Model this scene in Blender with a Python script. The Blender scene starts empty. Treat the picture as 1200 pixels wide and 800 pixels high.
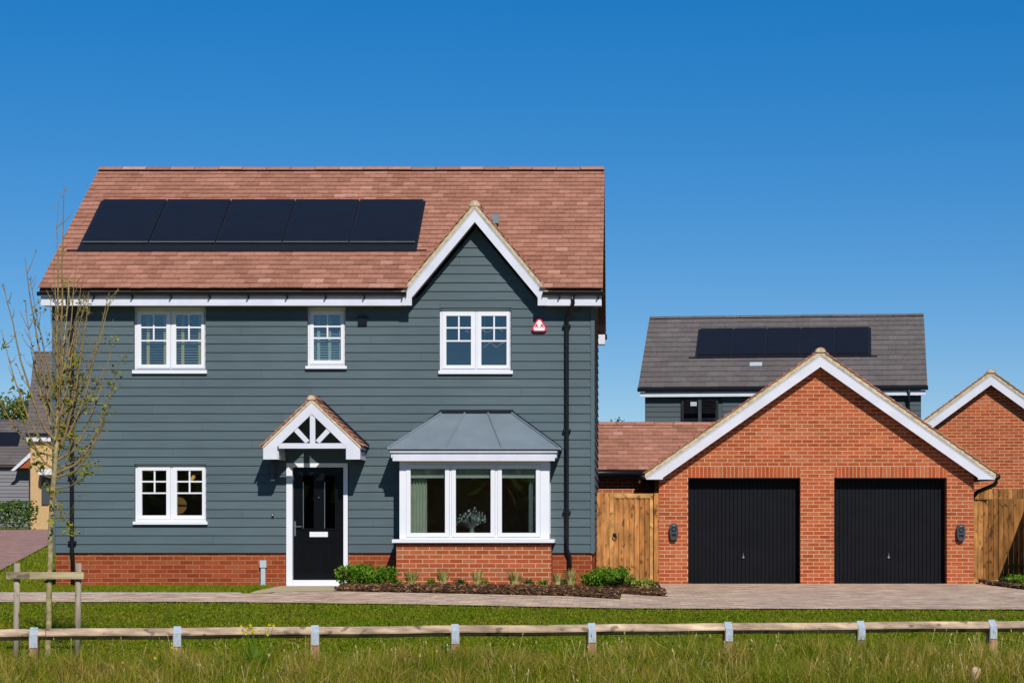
import bpy, math, random
import numpy as np
from mathutils import Vector, Matrix, noise
random.seed(11)
RNG = np.random.default_rng(5)
R = math.radians
S = bpy.context.scene
COL = S.collection

# ------------------------------------------------------------------ camera
F, VX, HY, CZ = 2448.0, 727.0, 609.0, 1.16
cam_d = bpy.data.cameras.new('camera')
cam = bpy.data.objects.new('camera', cam_d); COL.objects.link(cam)
cam.location = (0, 0, CZ); cam.rotation_euler = (R(90), 0, 0)
cam_d.sensor_width = 36; cam_d.lens = F * 36 / 1200
cam_d.shift_x = -(VX - 600) / 1200; cam_d.shift_y = (HY - 400) / 1200
cam_d.clip_start = 0.5; cam_d.clip_end = 6000
S.camera = cam

# ------------------------------------------------------------------ sky, sun, exposure
SUN = Vector((.29, -1.0, .78)).normalized()
w = bpy.data.worlds.new('World'); S.world = w; w.use_nodes = True
nt = w.node_tree; nt.nodes.clear()
sky = nt.nodes.new('ShaderNodeTexSky'); sky.sky_type = 'NISHITA'; sky.sun_disc = False
sky.sun_elevation = math.asin(SUN.z); sky.sun_rotation = math.atan2(SUN.x, SUN.y)
sky.altitude = 3000; sky.air_density = 1.0; sky.dust_density = 0.0; sky.ozone_density = 4.0
bg = nt.nodes.new('ShaderNodeBackground'); bg.inputs[1].default_value = 0.15
out = nt.nodes.new('ShaderNodeOutputWorld')
hs = nt.nodes.new('ShaderNodeHueSaturation'); hs.inputs['Saturation'].default_value = 1.82; hs.inputs['Value'].default_value = 1.29; hs.inputs['Hue'].default_value = .508
gm = nt.nodes.new('ShaderNodeGamma'); gm.inputs[1].default_value = .6      # flatter, deeper blue: polarised clear air
nt.links.new(sky.outputs[0], gm.inputs[0]); nt.links.new(gm.outputs[0], hs.inputs['Color']); nt.links.new(hs.outputs[0], bg.inputs[0]); nt.links.new(bg.outputs[0], out.inputs[0])
sd = bpy.data.lights.new('sun', 'SUN'); sd.energy = 4.5; sd.angle = R(.5); sd.color = (1, .96, .90)
so = bpy.data.objects.new('sun', sd); COL.objects.link(so)
so.rotation_euler = (-SUN).to_track_quat('-Z', 'Y').to_euler(); so.location = (10, -30, 30)
S.view_settings.view_transform = 'Standard'; S.view_settings.look = 'None'
S.view_settings.exposure = 0.0; S.view_settings.gamma = 1.0; S.view_settings.use_curve_mapping = False

# ------------------------------------------------------------------ materials
def lin(c):
    return tuple(((v/255)/12.92 if v/255 <= .04045 else ((v/255+.055)/1.055)**2.4) for v in c) + (1,)
def node(nt, t, **kw):
    n = nt.nodes.new(t)
    for k, v in kw.items(): setattr(n, k, v)
    return n
def newmat(name):
    m = bpy.data.materials.new(name); m.use_nodes = True
    return m, m.node_tree, m.node_tree.nodes['Principled BSDF']
def math_(nt, op, a, b=None):
    n = node(nt, 'ShaderNodeMath', operation=op)
    for i, x in enumerate((a, b)):
        if x is None: continue
        if isinstance(x, (int, float)): n.inputs[i].default_value = x
        else: nt.links.new(x, n.inputs[i])
    return n.outputs[0]
def randval(nt):
    oi = node(nt, 'ShaderNodeObjectInfo'); g = node(nt, 'ShaderNodeNewGeometry')
    return math_(nt, 'FRACT', math_(nt, 'ADD', oi.outputs['Random'], g.outputs['Random Per Island']))
def ramp(nt, fac, cols, interp='LINEAR'):
    r = node(nt, 'ShaderNodeValToRGB'); e = r.color_ramp.elements
    r.color_ramp.interpolation = interp
    while len(e) < len(cols): e.new(.5)
    for i, (p, c) in enumerate(cols):
        e[i].position = p; e[i].color = c if len(c) == 4 else tuple(c)+(1,)
    nt.links.new(fac, r.inputs[0]); return r.outputs[0]
def noise_(nt, scale, detail=3, stretch=(1, 1, 1), rough=.55):
    g = node(nt, 'ShaderNodeNewGeometry'); mp = node(nt, 'ShaderNodeMapping')
    mp.inputs['Scale'].default_value = stretch
    nt.links.new(g.outputs['Position'], mp.inputs[0])
    n = node(nt, 'ShaderNodeTexNoise'); n.inputs['Scale'].default_value = scale
    n.inputs['Detail'].default_value = detail; n.inputs['Roughness'].default_value = rough
    nt.links.new(mp.outputs[0], n.inputs['Vector']); return n.outputs['Fac']
def mulc(nt, col, fac, lo, hi):
    """multiply a colour by a grey that runs lo..hi over fac"""
    mr = node(nt, 'ShaderNodeMapRange'); mr.inputs['From Min'].default_value = .28; mr.inputs['From Max'].default_value = .72
    mr.inputs['To Min'].default_value = lo; mr.inputs['To Max'].default_value = hi
    nt.links.new(fac, mr.inputs[0])
    v = node(nt, 'ShaderNodeVectorMath', operation='SCALE')
    nt.links.new(col, v.inputs[0]); nt.links.new(mr.outputs[0], v.inputs['Scale']); return v.outputs[0]
def mixc(nt, fac, a, b):
    m = node(nt, 'ShaderNodeMix', data_type='RGBA')
    for k, x in ((0, fac), (6, a), (7, b)):
        if isinstance(x, (int, float, tuple)): m.inputs[k].default_value = x
        else: nt.links.new(x, m.inputs[k])
    return m.outputs[2]
def bump(nt, b, h, strength=.3, dist=.005):
    n = node(nt, 'ShaderNodeBump'); n.inputs['Strength'].default_value = strength; n.inputs['Distance'].default_value = dist
    nt.links.new(h, n.inputs['Height']); nt.links.new(n.outputs[0], b.inputs['Normal'])
def plain(name, col, rough=.5, metal=0, var=.08, scale=6, spec=.5, bumps=0):
    m, nt, b = newmat(name)
    rgb = node(nt, 'ShaderNodeRGB'); rgb.outputs[0].default_value = col
    n = noise_(nt, scale, 4)
    nt.links.new(mulc(nt, rgb.outputs[0], n, 1-var, 1+var), b.inputs['Base Color'])
    b.inputs['Roughness'].default_value = rough; b.inputs['Metallic'].default_value = metal
    b.inputs['Specular IOR Level'].default_value = spec
    if bumps: bump(nt, b, noise_(nt, scale*10, 3), bumps)
    return m
def pieces(name, cols, rough=.8, n1=(14, .85, 1.12), stretch=(1, 1, 1), n2=None, bumps=.4, bscale=90, spec=.3, interp='LINEAR'):
    """colour picked per piece (object or loose island), worn by noise"""
    m, nt, b = newmat(name)
    c = ramp(nt, randval(nt), cols, interp)
    c = mulc(nt, c, noise_(nt, n1[0], 5, stretch), n1[1], n1[2])
    if n2: c = mulc(nt, c, noise_(nt, n2[0], 3), n2[1], n2[2])
    nt.links.new(c, b.inputs['Base Color']); b.inputs['Roughness'].default_value = rough
    b.inputs['Specular IOR Level'].default_value = spec
    if bumps: bump(nt, b, noise_(nt, bscale, 4, stretch), bumps)
    return m
def leafmat(name, cols, patch=None, rough=.55, trans=.35):
    m, nt, b = newmat(name)
    c = ramp(nt, randval(nt), cols)
    if patch:
        c2 = ramp(nt, randval(nt), patch[0])
        f = node(nt, 'ShaderNodeMapRange'); f.inputs['From Min'].default_value = patch[2]; f.inputs['From Max'].default_value = patch[3]
        nt.links.new(noise_(nt, patch[1], 3), f.inputs[0])
        c = mixc(nt, f.outputs[0], c, c2)
    nt.links.new(c, b.inputs['Base Color']); b.inputs['Roughness'].default_value = rough
    b.inputs['Specular IOR Level'].default_value = .1
    t = node(nt, 'ShaderNodeBsdfTranslucent'); nt.links.new(c, t.inputs[0])
    mx = node(nt, 'ShaderNodeMixShader'); mx.inputs[0].default_value = trans
    nt.links.new(b.outputs[0], mx.inputs[1]); nt.links.new(t.outputs[0], mx.inputs[2])
    nt.links.new(mx.outputs[0], nt.nodes['Material Output'].inputs[0]); return m

M = {}
M['board'] = pieces('slate_blue_board', [(0, (.066, .097, .109)), (.5, (.070, .103, .115)), (1, (.074, .108, .120))], .66,
                    (7, .90, 1.10), (.25, 1, 5), (.8, .92, 1.09), .35, 60, .3)
M['board_far'] = pieces('grey_board', [(0, (.055, .072, .08)), (1, (.068, .085, .092))], .65, (7, .95, 1.05), (.3, 1, 4))
M['board_grey'] = pieces('pale_grey_board', [(0, (.16, .155, .165)), (1, (.19, .185, .19))], .65, (7, .95, 1.05), (.3, 1, 4))
BR = [(p_, (c_[0]*.92, c_[1]*.95, c_[2]*.78)) for p_, c_ in [(0, (.31, .060, .026)), (.1, (.35, .068, .029)), (.35, (.38, .078, .034)), (.65, (.42, .092, .040)), (.88, (.45, .112, .053)), (.96, (.42, .125, .07)), (1, (.36, .10, .055))]]
M['brick'] = pieces('red_brick', BR, .9, (30, .82, 1.16), (1, 1, 1.6), (1.1, .88, 1.15), .6, 120, .15)
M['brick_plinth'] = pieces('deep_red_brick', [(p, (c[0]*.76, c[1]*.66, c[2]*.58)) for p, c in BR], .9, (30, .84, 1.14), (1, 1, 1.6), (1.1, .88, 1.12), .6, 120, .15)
M['mortar'] = plain('cream_mortar', (.54, .36, .205, 1), .95, 0, .12, 9, .1, .4)
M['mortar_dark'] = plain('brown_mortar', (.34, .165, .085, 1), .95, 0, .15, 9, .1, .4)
M['tan_brick'] = pieces('tan_brick', [(0, (.5, .32, .15)), (1, (.58, .38, .19))], .9, (8, .9, 1.1))
M['tile'] = pieces('red_roof_tile', [(0, (.30, .130, .083)), (.2, (.345, .156, .100)), (.6, (.378, .172, .113)), (.92, (.42, .195, .132)), (.985, (.44, .215, .152)), (1, (.48, .27, .205))], .92,
                   (16, .84, 1.14), (1, 1, 1), (1.1, .93, 1.07), .5, 90, .12)
M['tile_grey'] = pieces('grey_roof_tile', [(0, (.118, .099, .092)), (.6, (.130, .110, .102)), (1, (.145, .124, .115))], .85,
                        (10, .85, 1.13), (1, 1, 1), (.8, .92, 1.08), .5, 90, .2)
M['verge'] = plain('verge_mortar', (.50, .41, .27, 1), .95, 0, .3, 14, .1, .6)
M['white'] = plain('white_plastic', (.72, .72, .745, 1), .35, 0, .02, 3, .45)
M['fascia'] = plain('white_fascia', (.61, .61, .665, 1), .4, 0, .07, 2.5, .4)
M['black'] = plain('black_plastic', (.006, .0065, .009, 1), .35, 0, .1, 5, .4)
M['gap'] = plain('dark_joint', (.02, .017, .016, 1), .9)
M['door'] = plain('black_door_paint', (.005, .0055, .007, 1), .16, 0, .1, 5, .25)
M['garage_door'] = plain('black_garage_door', (.006, .0065, .009, 1), .5, 0, .2, 3, .1)
M['lead'] = plain('lead_grey_sheet', (.155, .19, .213, 1), .55, 0, .1, 3, .4)
M['steel'] = plain('brushed_steel', (.62, .62, .62, 1), .28, 1, .05)
M['strap'] = plain('galvanised_strap', (.42, .47, .52, 1), .5, .25, .2, 40)
M['verge_side'] = plain('verge_brown', (.16, .09, .065, 1), .9)
M['felt'] = plain('roof_underlay', (.08, .05, .04, 1), .95)
M['soffit'] = plain('soffit', (.35, .33, .33, 1), .6)
M['pale_plastic'] = plain('pale_grey_plastic', (.42, .46, .50, 1), .5)
M['pv_frame'] = plain('panel_frame', (.012, .012, .014, 1), .4)
M['charger'] = plain('charger_plastic', (.035, .042, .05, 1), .45)
M['red'] = plain('red_plastic', (.62, .015, .025, 1), .3)
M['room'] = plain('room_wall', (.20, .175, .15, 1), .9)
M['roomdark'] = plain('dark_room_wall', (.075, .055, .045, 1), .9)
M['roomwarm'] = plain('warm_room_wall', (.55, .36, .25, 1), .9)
M['blind'] = plain('blind_slat', (.52, .60, .62, 1), .5)
M['tape'] = plain('blind_tape', (.80, .62, .18, 1), .8)
M['tape_pale'] = plain('pale_blind_tape', (.62, .68, .60, 1), .8)
M['cream'] = plain('cream_fabric', (.58, .62, .50, 1), .9)
M['curtain'] = plain('grey_curtain', (.30, .33, .33, 1), .9)
M['gold'] = plain('gold_disc', (.55, .26, .07, 1), .5, .2)
M['silver'] = plain('silver_twig', (.45, .48, .46, 1), .4, .5)
M['chain'] = plain('orange_cord', (.75, .36, .16, 1), .7)
M['bulb_glass'] = plain('bulb_glass', (.8, .5, .15, 1), .3)
e = M['bulb_glass'].node_tree.nodes['Principled BSDF']; e.inputs['Emission Color'].default_value = (1, .55, .12, 1); e.inputs['Emission Strength'].default_value = .9
M['slab'] = plain('cream_slab', (.50, .39, .22, 1), .9, 0, .15, 5, .2, .3)
M['kerb'] = plain('kerb_stone', (.42, .39, .37, 1), .9, 0, .2, 8, .2, .3)
M['stone'] = plain('pale_stump', (.62, .42, .27, 1), .9, 0, .3, 30, .2, .8)
def pv_glass():
    m, nt, b = newmat('solar_glass')
    g = node(nt, 'ShaderNodeNewGeometry')
    c = mulc(nt, ramp(nt, noise_(nt, 2, 2), [(0, (.009, .009, .012)), (1, (.013, .013, .017))]), noise_(nt, 18, 2, (1, 1, 1)), .9, 1.1)
    nt.links.new(c, b.inputs['Base Color']); b.inputs['Roughness'].default_value = .3; b.inputs['Specular IOR Level'].default_value = .32
    return m
M['pv'] = pv_glass()
def glassmat(name, refl, tint=(1, 1, 1, 1)):
    m = bpy.data.materials.new(name); m.use_nodes = True; nt = m.node_tree; nt.nodes.clear()
    o = node(nt, 'ShaderNodeOutputMaterial'); mx = node(nt, 'ShaderNodeMixShader')
    t = node(nt, 'ShaderNodeBsdfTransparent'); t.inputs[0].default_value = tint
    g = node(nt, 'ShaderNodeBsdfGlossy'); g.inputs['Roughness'].default_value = .0
    lw = node(nt, 'ShaderNodeFresnel'); lw.inputs[0].default_value = 1.5
    f = math_(nt, 'ADD', lw.outputs[0], refl)
    nt.links.new(f, mx.inputs[0]); nt.links.new(t.outputs[0], mx.inputs[1]); nt.links.new(g.outputs[0], mx.inputs[2])
    nt.links.new(mx.outputs[0], o.inputs[0]); return m
M['glass'] = glassmat('window_glass', .10, (.80, .84, .83, 1))
M['glass_dark'] = glassmat('dark_glass', .03, (.25, .25, .25, 1))
def woodmat(name, cols, stretch, knots=.6, rough=.85):
    m, nt, b = newmat(name)
    c = ramp(nt, randval(nt), cols)
    c = mulc(nt, c, noise_(nt, 14, 5, stretch), .55, 1.35)
    c = mulc(nt, c, noise_(nt, 7, 3, tuple(1 if s > .9 else .45 for s in stretch)), knots, 1.25)
    kn = node(nt, 'ShaderNodeMapRange'); kn.inputs['From Min'].default_value = .60; kn.inputs['From Max'].default_value = .68
    nt.links.new(noise_(nt, 11, 1, tuple(1 if s > .9 else .6 for s in stretch)), kn.inputs[0])
    dk = node(nt, 'ShaderNodeVectorMath', operation='SCALE'); nt.links.new(c, dk.inputs[0]); dk.inputs['Scale'].default_value = .42
    c = mixc(nt, kn.outputs[0], c, dk.outputs[0])
    nt.links.new(c, b.inputs['Base Color']); b.inputs['Roughness'].default_value = rough; b.inputs['Specular IOR Level'].default_value = .2
    bump(nt, b, noise_(nt, 30, 4, stretch), .4); return m
M['fence'] = woodmat('fence_timber', [(0, (.19, .08, .02)), (.5, (.32, .14, .036)), (1, (.44, .21, .065))], (1, 1, .1))
M['gatewood'] = woodmat('gate_timber', [(0, (.36, .145, .038)), (.5, (.43, .18, .05)), (1, (.50, .22, .068))], (1, 1, .1), .6)
M['gateframe'] = woodmat('gate_frame_timber', [(0, (.48, .25, .08)), (1, (.56, .30, .11))], (.3, 1, .3), .8)
M['rail'] = woodmat('rail_timber', [(0, (.30, .18, .11)), (.3, (.46, .32, .21)), (1, (.56, .41, .27))], (.08, 1, 1), .45)
M['post'] = woodmat('post_timber', [(0, (.30, .16, .085)), (1, (.40, .23, .12))], (1, 1, .12))
M['stake'] = woodmat('stake_timber', [(0, (.30, .24, .18)), (1, (.36, .29, .22))], (1, 1, .12), .75)
M['stakebar'] = woodmat('stake_bar_timber', [(0, (.40, .32, .18)), (1, (.44, .35, .2))], (.1, 1, 1), .7)
M['bark'] = plain('pale_bark', (.31, .25, .12, 1), .9, 0, .5, 18, .2, .8)
M['twig'] = plain('twig_bark', (.24, .165, .07, 1), .9, 0, .3, 14, .2)
M['darkbark'] = plain('dark_bark', (.10, .075, .05, 1), .95, 0, .3, 10, .1)
M['bud'] = leafmat('spring_leaf', [(0, (.24, .25, .02)), (.6, (.34, .33, .03)), (1, (.42, .36, .05))], trans=.45)
M['leaf'] = leafmat('tree_leaf', [(0, (.06, .09, .015)), (.6, (.10, .15, .02)), (1, (.16, .2, .03))])
M['hedge'] = leafmat('hedge_leaf', [(0, (.035, .075, .012)), (.6, (.07, .14, .018)), (1, (.13, .2, .03))])
M['shrub'] = leafmat('shrub_leaf', [(0, (.06, .15, .008)), (.6, (.13, .27, .015)), (1, (.26, .35, .04))])
M['shrub_dark'] = leafmat('shrub_dark_leaf', [(0, (.03, .08, .018)), (.6, (.06, .14, .03)), (1, (.12, .2, .04))])
M['shrub_yellow'] = leafmat('shrub_golden_leaf', [(0, (.16, .2, .02)), (.6, (.36, .34, .06)), (1, (.55, .46, .18))])
M['straw'] = leafmat('straw_blade', [(0, (.13, .22, .02)), (.35, (.36, .33, .08)), (.7, (.60, .46, .19)), (1, (.74, .58, .28))])
M['petal'] = leafmat('yellow_petal', [(0, (.75, .52, .01)), (1, (.85, .66, .02))])
M['lawn'] = leafmat('lawn_blade', [(0, (.11, .18, .002)), (.55, (.19, .27, .003)), (.9, (.29, .34, .008)), (1, (.42, .40, .08))],
                    ([(0, (.19, .20, .005)), (.6, (.29, .27, .012)), (1, (.42, .35, .06))], 1.6, .42, .66), trans=.45)
M['meadow'] = leafmat('meadow_blade', [(0, (.085, .15, .003)), (.45, (.17, .25, .005)), (.72, (.28, .29, .010)), (.9, (.44, .35, .04)), (1, (.64, .47, .15))],
                      ([(0, (.20, .16, .008)), (.35, (.36, .25, .02)), (.7, (.54, .36, .08)), (1, (.70, .50, .2))], 2.0, .44, .62), trans=.45)
M['soil'] = None
def soilmat():
    m, nt, b = newmat('turf_ground')
    c = mixc(nt, noise_(nt, 2.5, 4), (.085, .12, .006, 1), (.15, .16, .015, 1))
    nt.links.new(c, b.inputs['Base Color']); b.inputs['Roughness'].default_value = .95; b.inputs['Specular IOR Level'].default_value = .1
    bump(nt, b, noise_(nt, 30, 4), .8, .03); return m
M['soil'] = soilmat()
def paving(name, c1, c2, tone):
    m, nt, b = newmat(name)
    g = node(nt, 'ShaderNodeNewGeometry')
    br = node(nt, 'ShaderNodeTexBrick'); br.inputs['Scale'].default_value = 1
    br.inputs['Brick Width'].default_value = .2; br.inputs['Row Height'].default_value = .1; br.inputs['Mortar Size'].default_value = .004
    br.inputs['Color1'].default_value = (0, 0, 0, 1); br.inputs['Color2'].default_value = (1, 1, 1, 1); br.inputs['Mortar'].default_value = (.5, .5, .5, 1)
    nt.links.new(g.outputs['Position'], br.inputs['Vector'])
    c = ramp(nt, br.outputs['Color'], [(0, c1), (.45, tone), (.8, c2), (1, tuple(x*1.18 for x in c2))])
    c = mulc(nt, c, noise_(nt, 1.2, 4), .82, 1.18)
    c = mulc(nt, c, noise_(nt, 40, 4), .82, 1.15)
    c = mixc(nt, br.outputs['Fac'], c, tuple(x*.55 for x in tone)+(1,))
    nt.links.new(c, b.inputs['Base Color']); b.inputs['Roughness'].default_value = .9; b.inputs['Specular IOR Level'].default_value = .2
    bump(nt, b, noise_(nt, 60, 4), .5, .006); return m
M['paving'] = paving('block_paving', (.40, .265, .19), (.66, .48, .32), (.55, .375, .265))
M['paving_pink'] = paving('pink_block_paving', (.31, .165, .12), (.45, .255, .195), (.375, .205, .155))
M['mulch'] = plain('mulch_soil', (.05, .025, .012, 1), .95, 0, .4, 20, .1, .8)
M['chip'] = pieces('bark_chip', [(0, (.025, .012, .006)), (.5, (.075, .034, .014)), (.85, (.16, .075, .03)), (1, (.38, .22, .10))], .95, (20, .8, 1.2), bumps=0)

# ------------------------------------------------------------------ mesh helpers
def root_of(o):
    while o.parent: o = o.parent
    return o
def off(parent):
    if parent is None: return Vector((0, 0, 0))
    r = root_of(parent)
    return Vector((0, 0, 0)) if r.get('_local') else Vector(r.location)
class MB:
    def __init__(s): s.v = []; s.f = []
    def add(s, vs, fs):
        n = len(s.v); s.v += [tuple(p) for p in vs]; s.f += [tuple(i+n for i in f) for f in fs]; return s
    def box(s, x0, x1, y0, y1, z0, z1):
        v = [(x, y, z) for z in (z0, z1) for y in (y0, y1) for x in (x0, x1)]
        return s.add(v, [(0, 2, 3, 1), (4, 5, 7, 6), (0, 1, 5, 4), (2, 6, 7, 3), (0, 4, 6, 2), (1, 3, 7, 5)])
    def mat(s, m):
        v = [m @ Vector((x, y, z)) for z in (-.5, .5) for y in (-.5, .5) for x in (-.5, .5)]
        return s.add(v, [(0, 2, 3, 1), (4, 5, 7, 6), (0, 1, 5, 4), (2, 6, 7, 3), (0, 4, 6, 2), (1, 3, 7, 5)])
    def poly(s, O, U, V, N, pts, d0, d1):
        """extrude the outline pts (a,b) from depth d0 (back) to d1 (front, number or function of a,b) along N"""
        O, U, V, N = Vector(O), Vector(U), Vector(V), Vector(N)
        ar = sum(pts[i][0]*pts[(i+1) % len(pts)][1]-pts[(i+1) % len(pts)][0]*pts[i][1] for i in range(len(pts)))
        if (ar < 0) ^ (U.cross(V).dot(N) < 0): pts = pts[::-1]
        n = len(pts); fn = d1 if callable(d1) else (lambda a, b: d1)
        v = [O+U*a+V*b+N*d0 for a, b in pts]+[O+U*a+V*b+N*fn(a, b) for a, b in pts]
        f = [tuple(range(n-1, -1, -1)), tuple(range(n, 2*n))]+[(i, (i+1) % n, n+(i+1) % n, n+i) for i in range(n)]
        return s.add(v, f)
    def xz(s, pts, y0, y1):
        """outline in the x-z plane, from y1 (back) to y0 (front, towards the camera)"""
        return s.poly((0, 0, 0), (1, 0, 0), (0, 0, 1), (0, -1, 0), pts, -y1, -y0)
    def tube(s, pts, rad, n=8, cap=True):
        pts = [Vector(p) for p in pts]; k = len(pts)
        if not hasattr(rad, '__len__'): rad = [rad]*k
        b = len(s.v); up = Vector((.13, .21, .97))
        for i, p in enumerate(pts):
            d = (pts[min(i+1, k-1)]-pts[max(i-1, 0)]).normalized()
            a = d.cross(up if abs(d.dot(up)) < .95 else Vector((1, 0, 0))).normalized(); c = d.cross(a)
            for j in range(n):
                t = 2*math.pi*j/n; s.v.append(tuple(p+(a*math.cos(t)+c*math.sin(t))*rad[i]))
        for i in range(k-1):
            for j in range(n):
                s.f.append((b+i*n+j, b+i*n+(j+1) % n, b+(i+1)*n+(j+1) % n, b+(i+1)*n+j))
        if cap: s.f += [tuple(b+j for j in range(n-1, -1, -1)), tuple(b+(k-1)*n+j for j in range(n))]
        return s
    def quad(s, c, u, v): return s.add([c-u-v, c+u-v, c+u+v, c-u+v], [(0, 1, 2, 3)])
    def leaf(s, c, u, v): return s.add([c-v, c+u*.5, c+v, c-u*.5], [(0, 1, 2, 3)])
    def build(s, name, mat, parent=None, smooth=False):
        me = bpy.data.meshes.new(name); o_ = off(parent)
        me.from_pydata([(x-o_.x, y-o_.y, z-o_.z) for x, y, z in s.v] if o_.length else s.v, [], s.f)
        me.materials.append(M[mat] if isinstance(mat, str) else mat); me.update()
        if smooth: me.polygons.foreach_set('use_smooth', [True]*len(me.polygons))
        o = bpy.data.objects.new(name, me); COL.objects.link(o); o.parent = parent; return o
def tag(o, label=None, cat=None, group=None, kind=None):
    for k, v in (('label', label), ('category', cat), ('group', group), ('kind', kind)):
        if v: o[k] = v
    return o
def thing(name, label, cat, loc=(0, 0, 0), rotz=0, group=None, local=False):
    o = bpy.data.objects.new(name, None); COL.objects.link(o); o.empty_display_size = .2
    o.location = loc; o.rotation_euler = (0, 0, rotz)
    if local: o['_local'] = 1
    return tag(o, label, cat, group)
def part(name, mat, parent, *boxes):
    m = MB()
    for b in boxes: m.box(*b)
    return m.build(name, mat, parent)
def W(px, py, Y):                      # a point of the place seen at this pixel, Y metres away
    return (px-VX)*Y/F, CZ+(HY-py)*Y/F
def rects_minus(x0, x1, z0, z1, holes):
    xs = sorted({x0, x1, *[min(max(h[i], x0), x1) for h in holes for i in (0, 1)]})
    zs = sorted({z0, z1, *[min(max(h[i], z0), z1) for h in holes for i in (2, 3)]})
    out = []
    for a, b in zip(zs, zs[1:]):
        run = None
        for c, d in zip(xs, xs[1:]):
            mx, mz = (c+d)/2, (a+b)/2
            solid = not any(h[0] < mx < h[1] and h[2] < mz < h[3] for h in holes)
            if solid: run = (run[0], d) if run else (c, d)
            elif run: out.append((run[0], run[1], a, b)); run = None
        if run: out.append((run[0], run[1], a, b))
    return out
def clip(poly, planes):
    for (nx, nz, d) in planes:          # keep nx*x+nz*z <= d
        outp = []
        for i in range(len(poly)):
            p, q = poly[i], poly[(i+1) % len(poly)]
            dp, dq = nx*p[0]+nz*p[1]-d, nx*q[0]+nz*q[1]-d
            if dp <= 0: outp.append(p)
            if (dp < 0 < dq) or (dq < 0 < dp):
                t = dp/(dp-dq); outp.append((p[0]+t*(q[0]-p[0]), p[1]+t*(q[1]-p[1])))
        poly = outp
        if len(poly) < 3: return []
    return poly
def spans(x0, x1, lo, hi, holes):
    s = [(x0, x1)]
    for h in holes:
        if h[3] <= lo+.012 or h[2] >= hi-.012: continue
        n = []
        for a, b in s:
            if h[1] <= a or h[0] >= b: n.append((a, b)); continue
            if h[0] > a: n.append((a, h[0]))
            if h[1] < b: n.append((h[1], b))
        s = n
    return s
UNIT = {}
def unit(mat):
    if mat not in UNIT:
        o = MB().mat(Matrix.Identity(4)).build('piece', mat); UNIT[mat] = o.data; bpy.data.objects.remove(o)
    return UNIT[mat]
class Pieces:
    """alike pieces of one surface: the biggest become objects, the rest one joined part"""
    def __init__(s, parent, name, mat): s.p, s.name, s.mat = parent, name, mat; s.items = []; s.rest = MB()
    def put(s, m, size): s.items.append((size, len(s.items), m))
    def finish(s, limit, restname, cen=None):
        s.items.sort(key=lambda t: (-round(t[0], 2), t[1]))
        o_ = off(s.p); T = Matrix.Translation(-o_)
        for i, (sz, k, m) in enumerate(s.items):
            if i < limit:
                o = bpy.data.objects.new(s.name, unit(s.mat)); COL.objects.link(o); o.parent = s.p; o.matrix_basis = T @ m
            else: s.rest.mat(m)
        if s.rest.v: tag(s.rest.build(restname, s.mat, s.p), kind='stuff')
def frame_m(c, U, V, N, su, sv, sn):
    m = Matrix.Identity(4)
    for i, (a, k) in enumerate(((U, su), (V, sv), (N, sn))):
        for r in range(3): m[r][i] = a[r]*k
    for r in range(3): m[r][3] = c[r]
    return m
def lay_bricks(P, O, U, V, N, L, H, holes=(), planes=None, a_phase=0, proud=.0025, b0=0.0):
    O, U, V, N = Vector(O), Vector(U), Vector(V), Vector(N)
    k = 0
    while b0+k*.075 < H-.015:
        lo = b0+k*.075+.0065; hi = min(lo+.062, H)
        for (s0, s1) in spans(0, L, lo, hi, holes):
            a = -.3375+a_phase+(.1125 if k % 2 else 0)
            while a < s1:
                p, q = max(a+.006, s0), min(a+.219, s1)
                a += .225
                if q-p < .025: continue
                pr = proud+random.uniform(-.0015, .002)
                if planes:
                    full = [(p, lo), (q, lo), (q, hi), (p, hi)]; c = clip(full, planes)
                    if not c: continue
                    if c != full:
                        P.rest.poly(O, U, V, N, c, -.03, pr); continue
                c = O+U*((p+q)/2)+V*((lo+hi)/2)+N*((pr-.03)/2)
                P.put(frame_m(c, U, V, N, q-p, hi-lo, pr+.03), q-p)
        k += 1
def lay_tiles(P, O, U, V, N, L, SL, tw, gauge, skip=None, thick=.018, lift=.040, ends=0.0):
    O, U, V, N = Vector(O), Vector(U).normalized(), Vector(V).normalized(), Vector(N).normalized()
    nrow = int(math.ceil(SL/gauge)); g = SL/nrow
    ln = g*1.35
    for r in range(nrow):
        b = r*g
        lnr = min(ln, SL-b)
        ang = math.atan2(lift-.008, ln)
        a = -tw*(.5 if r % 2 else 1)
        while a < L:
            p, q = max(a, 0), min(a+tw-.004, L); a += tw
            if q-p < .04: continue
            if skip and skip((p+q)/2, b+g/2): continue
            V2 = (V*math.cos(ang)-N*math.sin(ang)); N2 = (N*math.cos(ang)+V*math.sin(ang))
            li = lift+random.uniform(-.002, .003); sk = random.uniform(-.004, .004)
            c = O+U*((p+q)/2)+V*(b+lnr/2*math.cos(ang)+sk)+N*(li-lnr/2*math.sin(ang))
            P.put(frame_m(c, U, V2, N2, q-p, lnr, thick), (q-p)-.0005*r)
def smooth01(t): t = np.clip(t, 0, 1); return t*t*(3-2*t)

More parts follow.
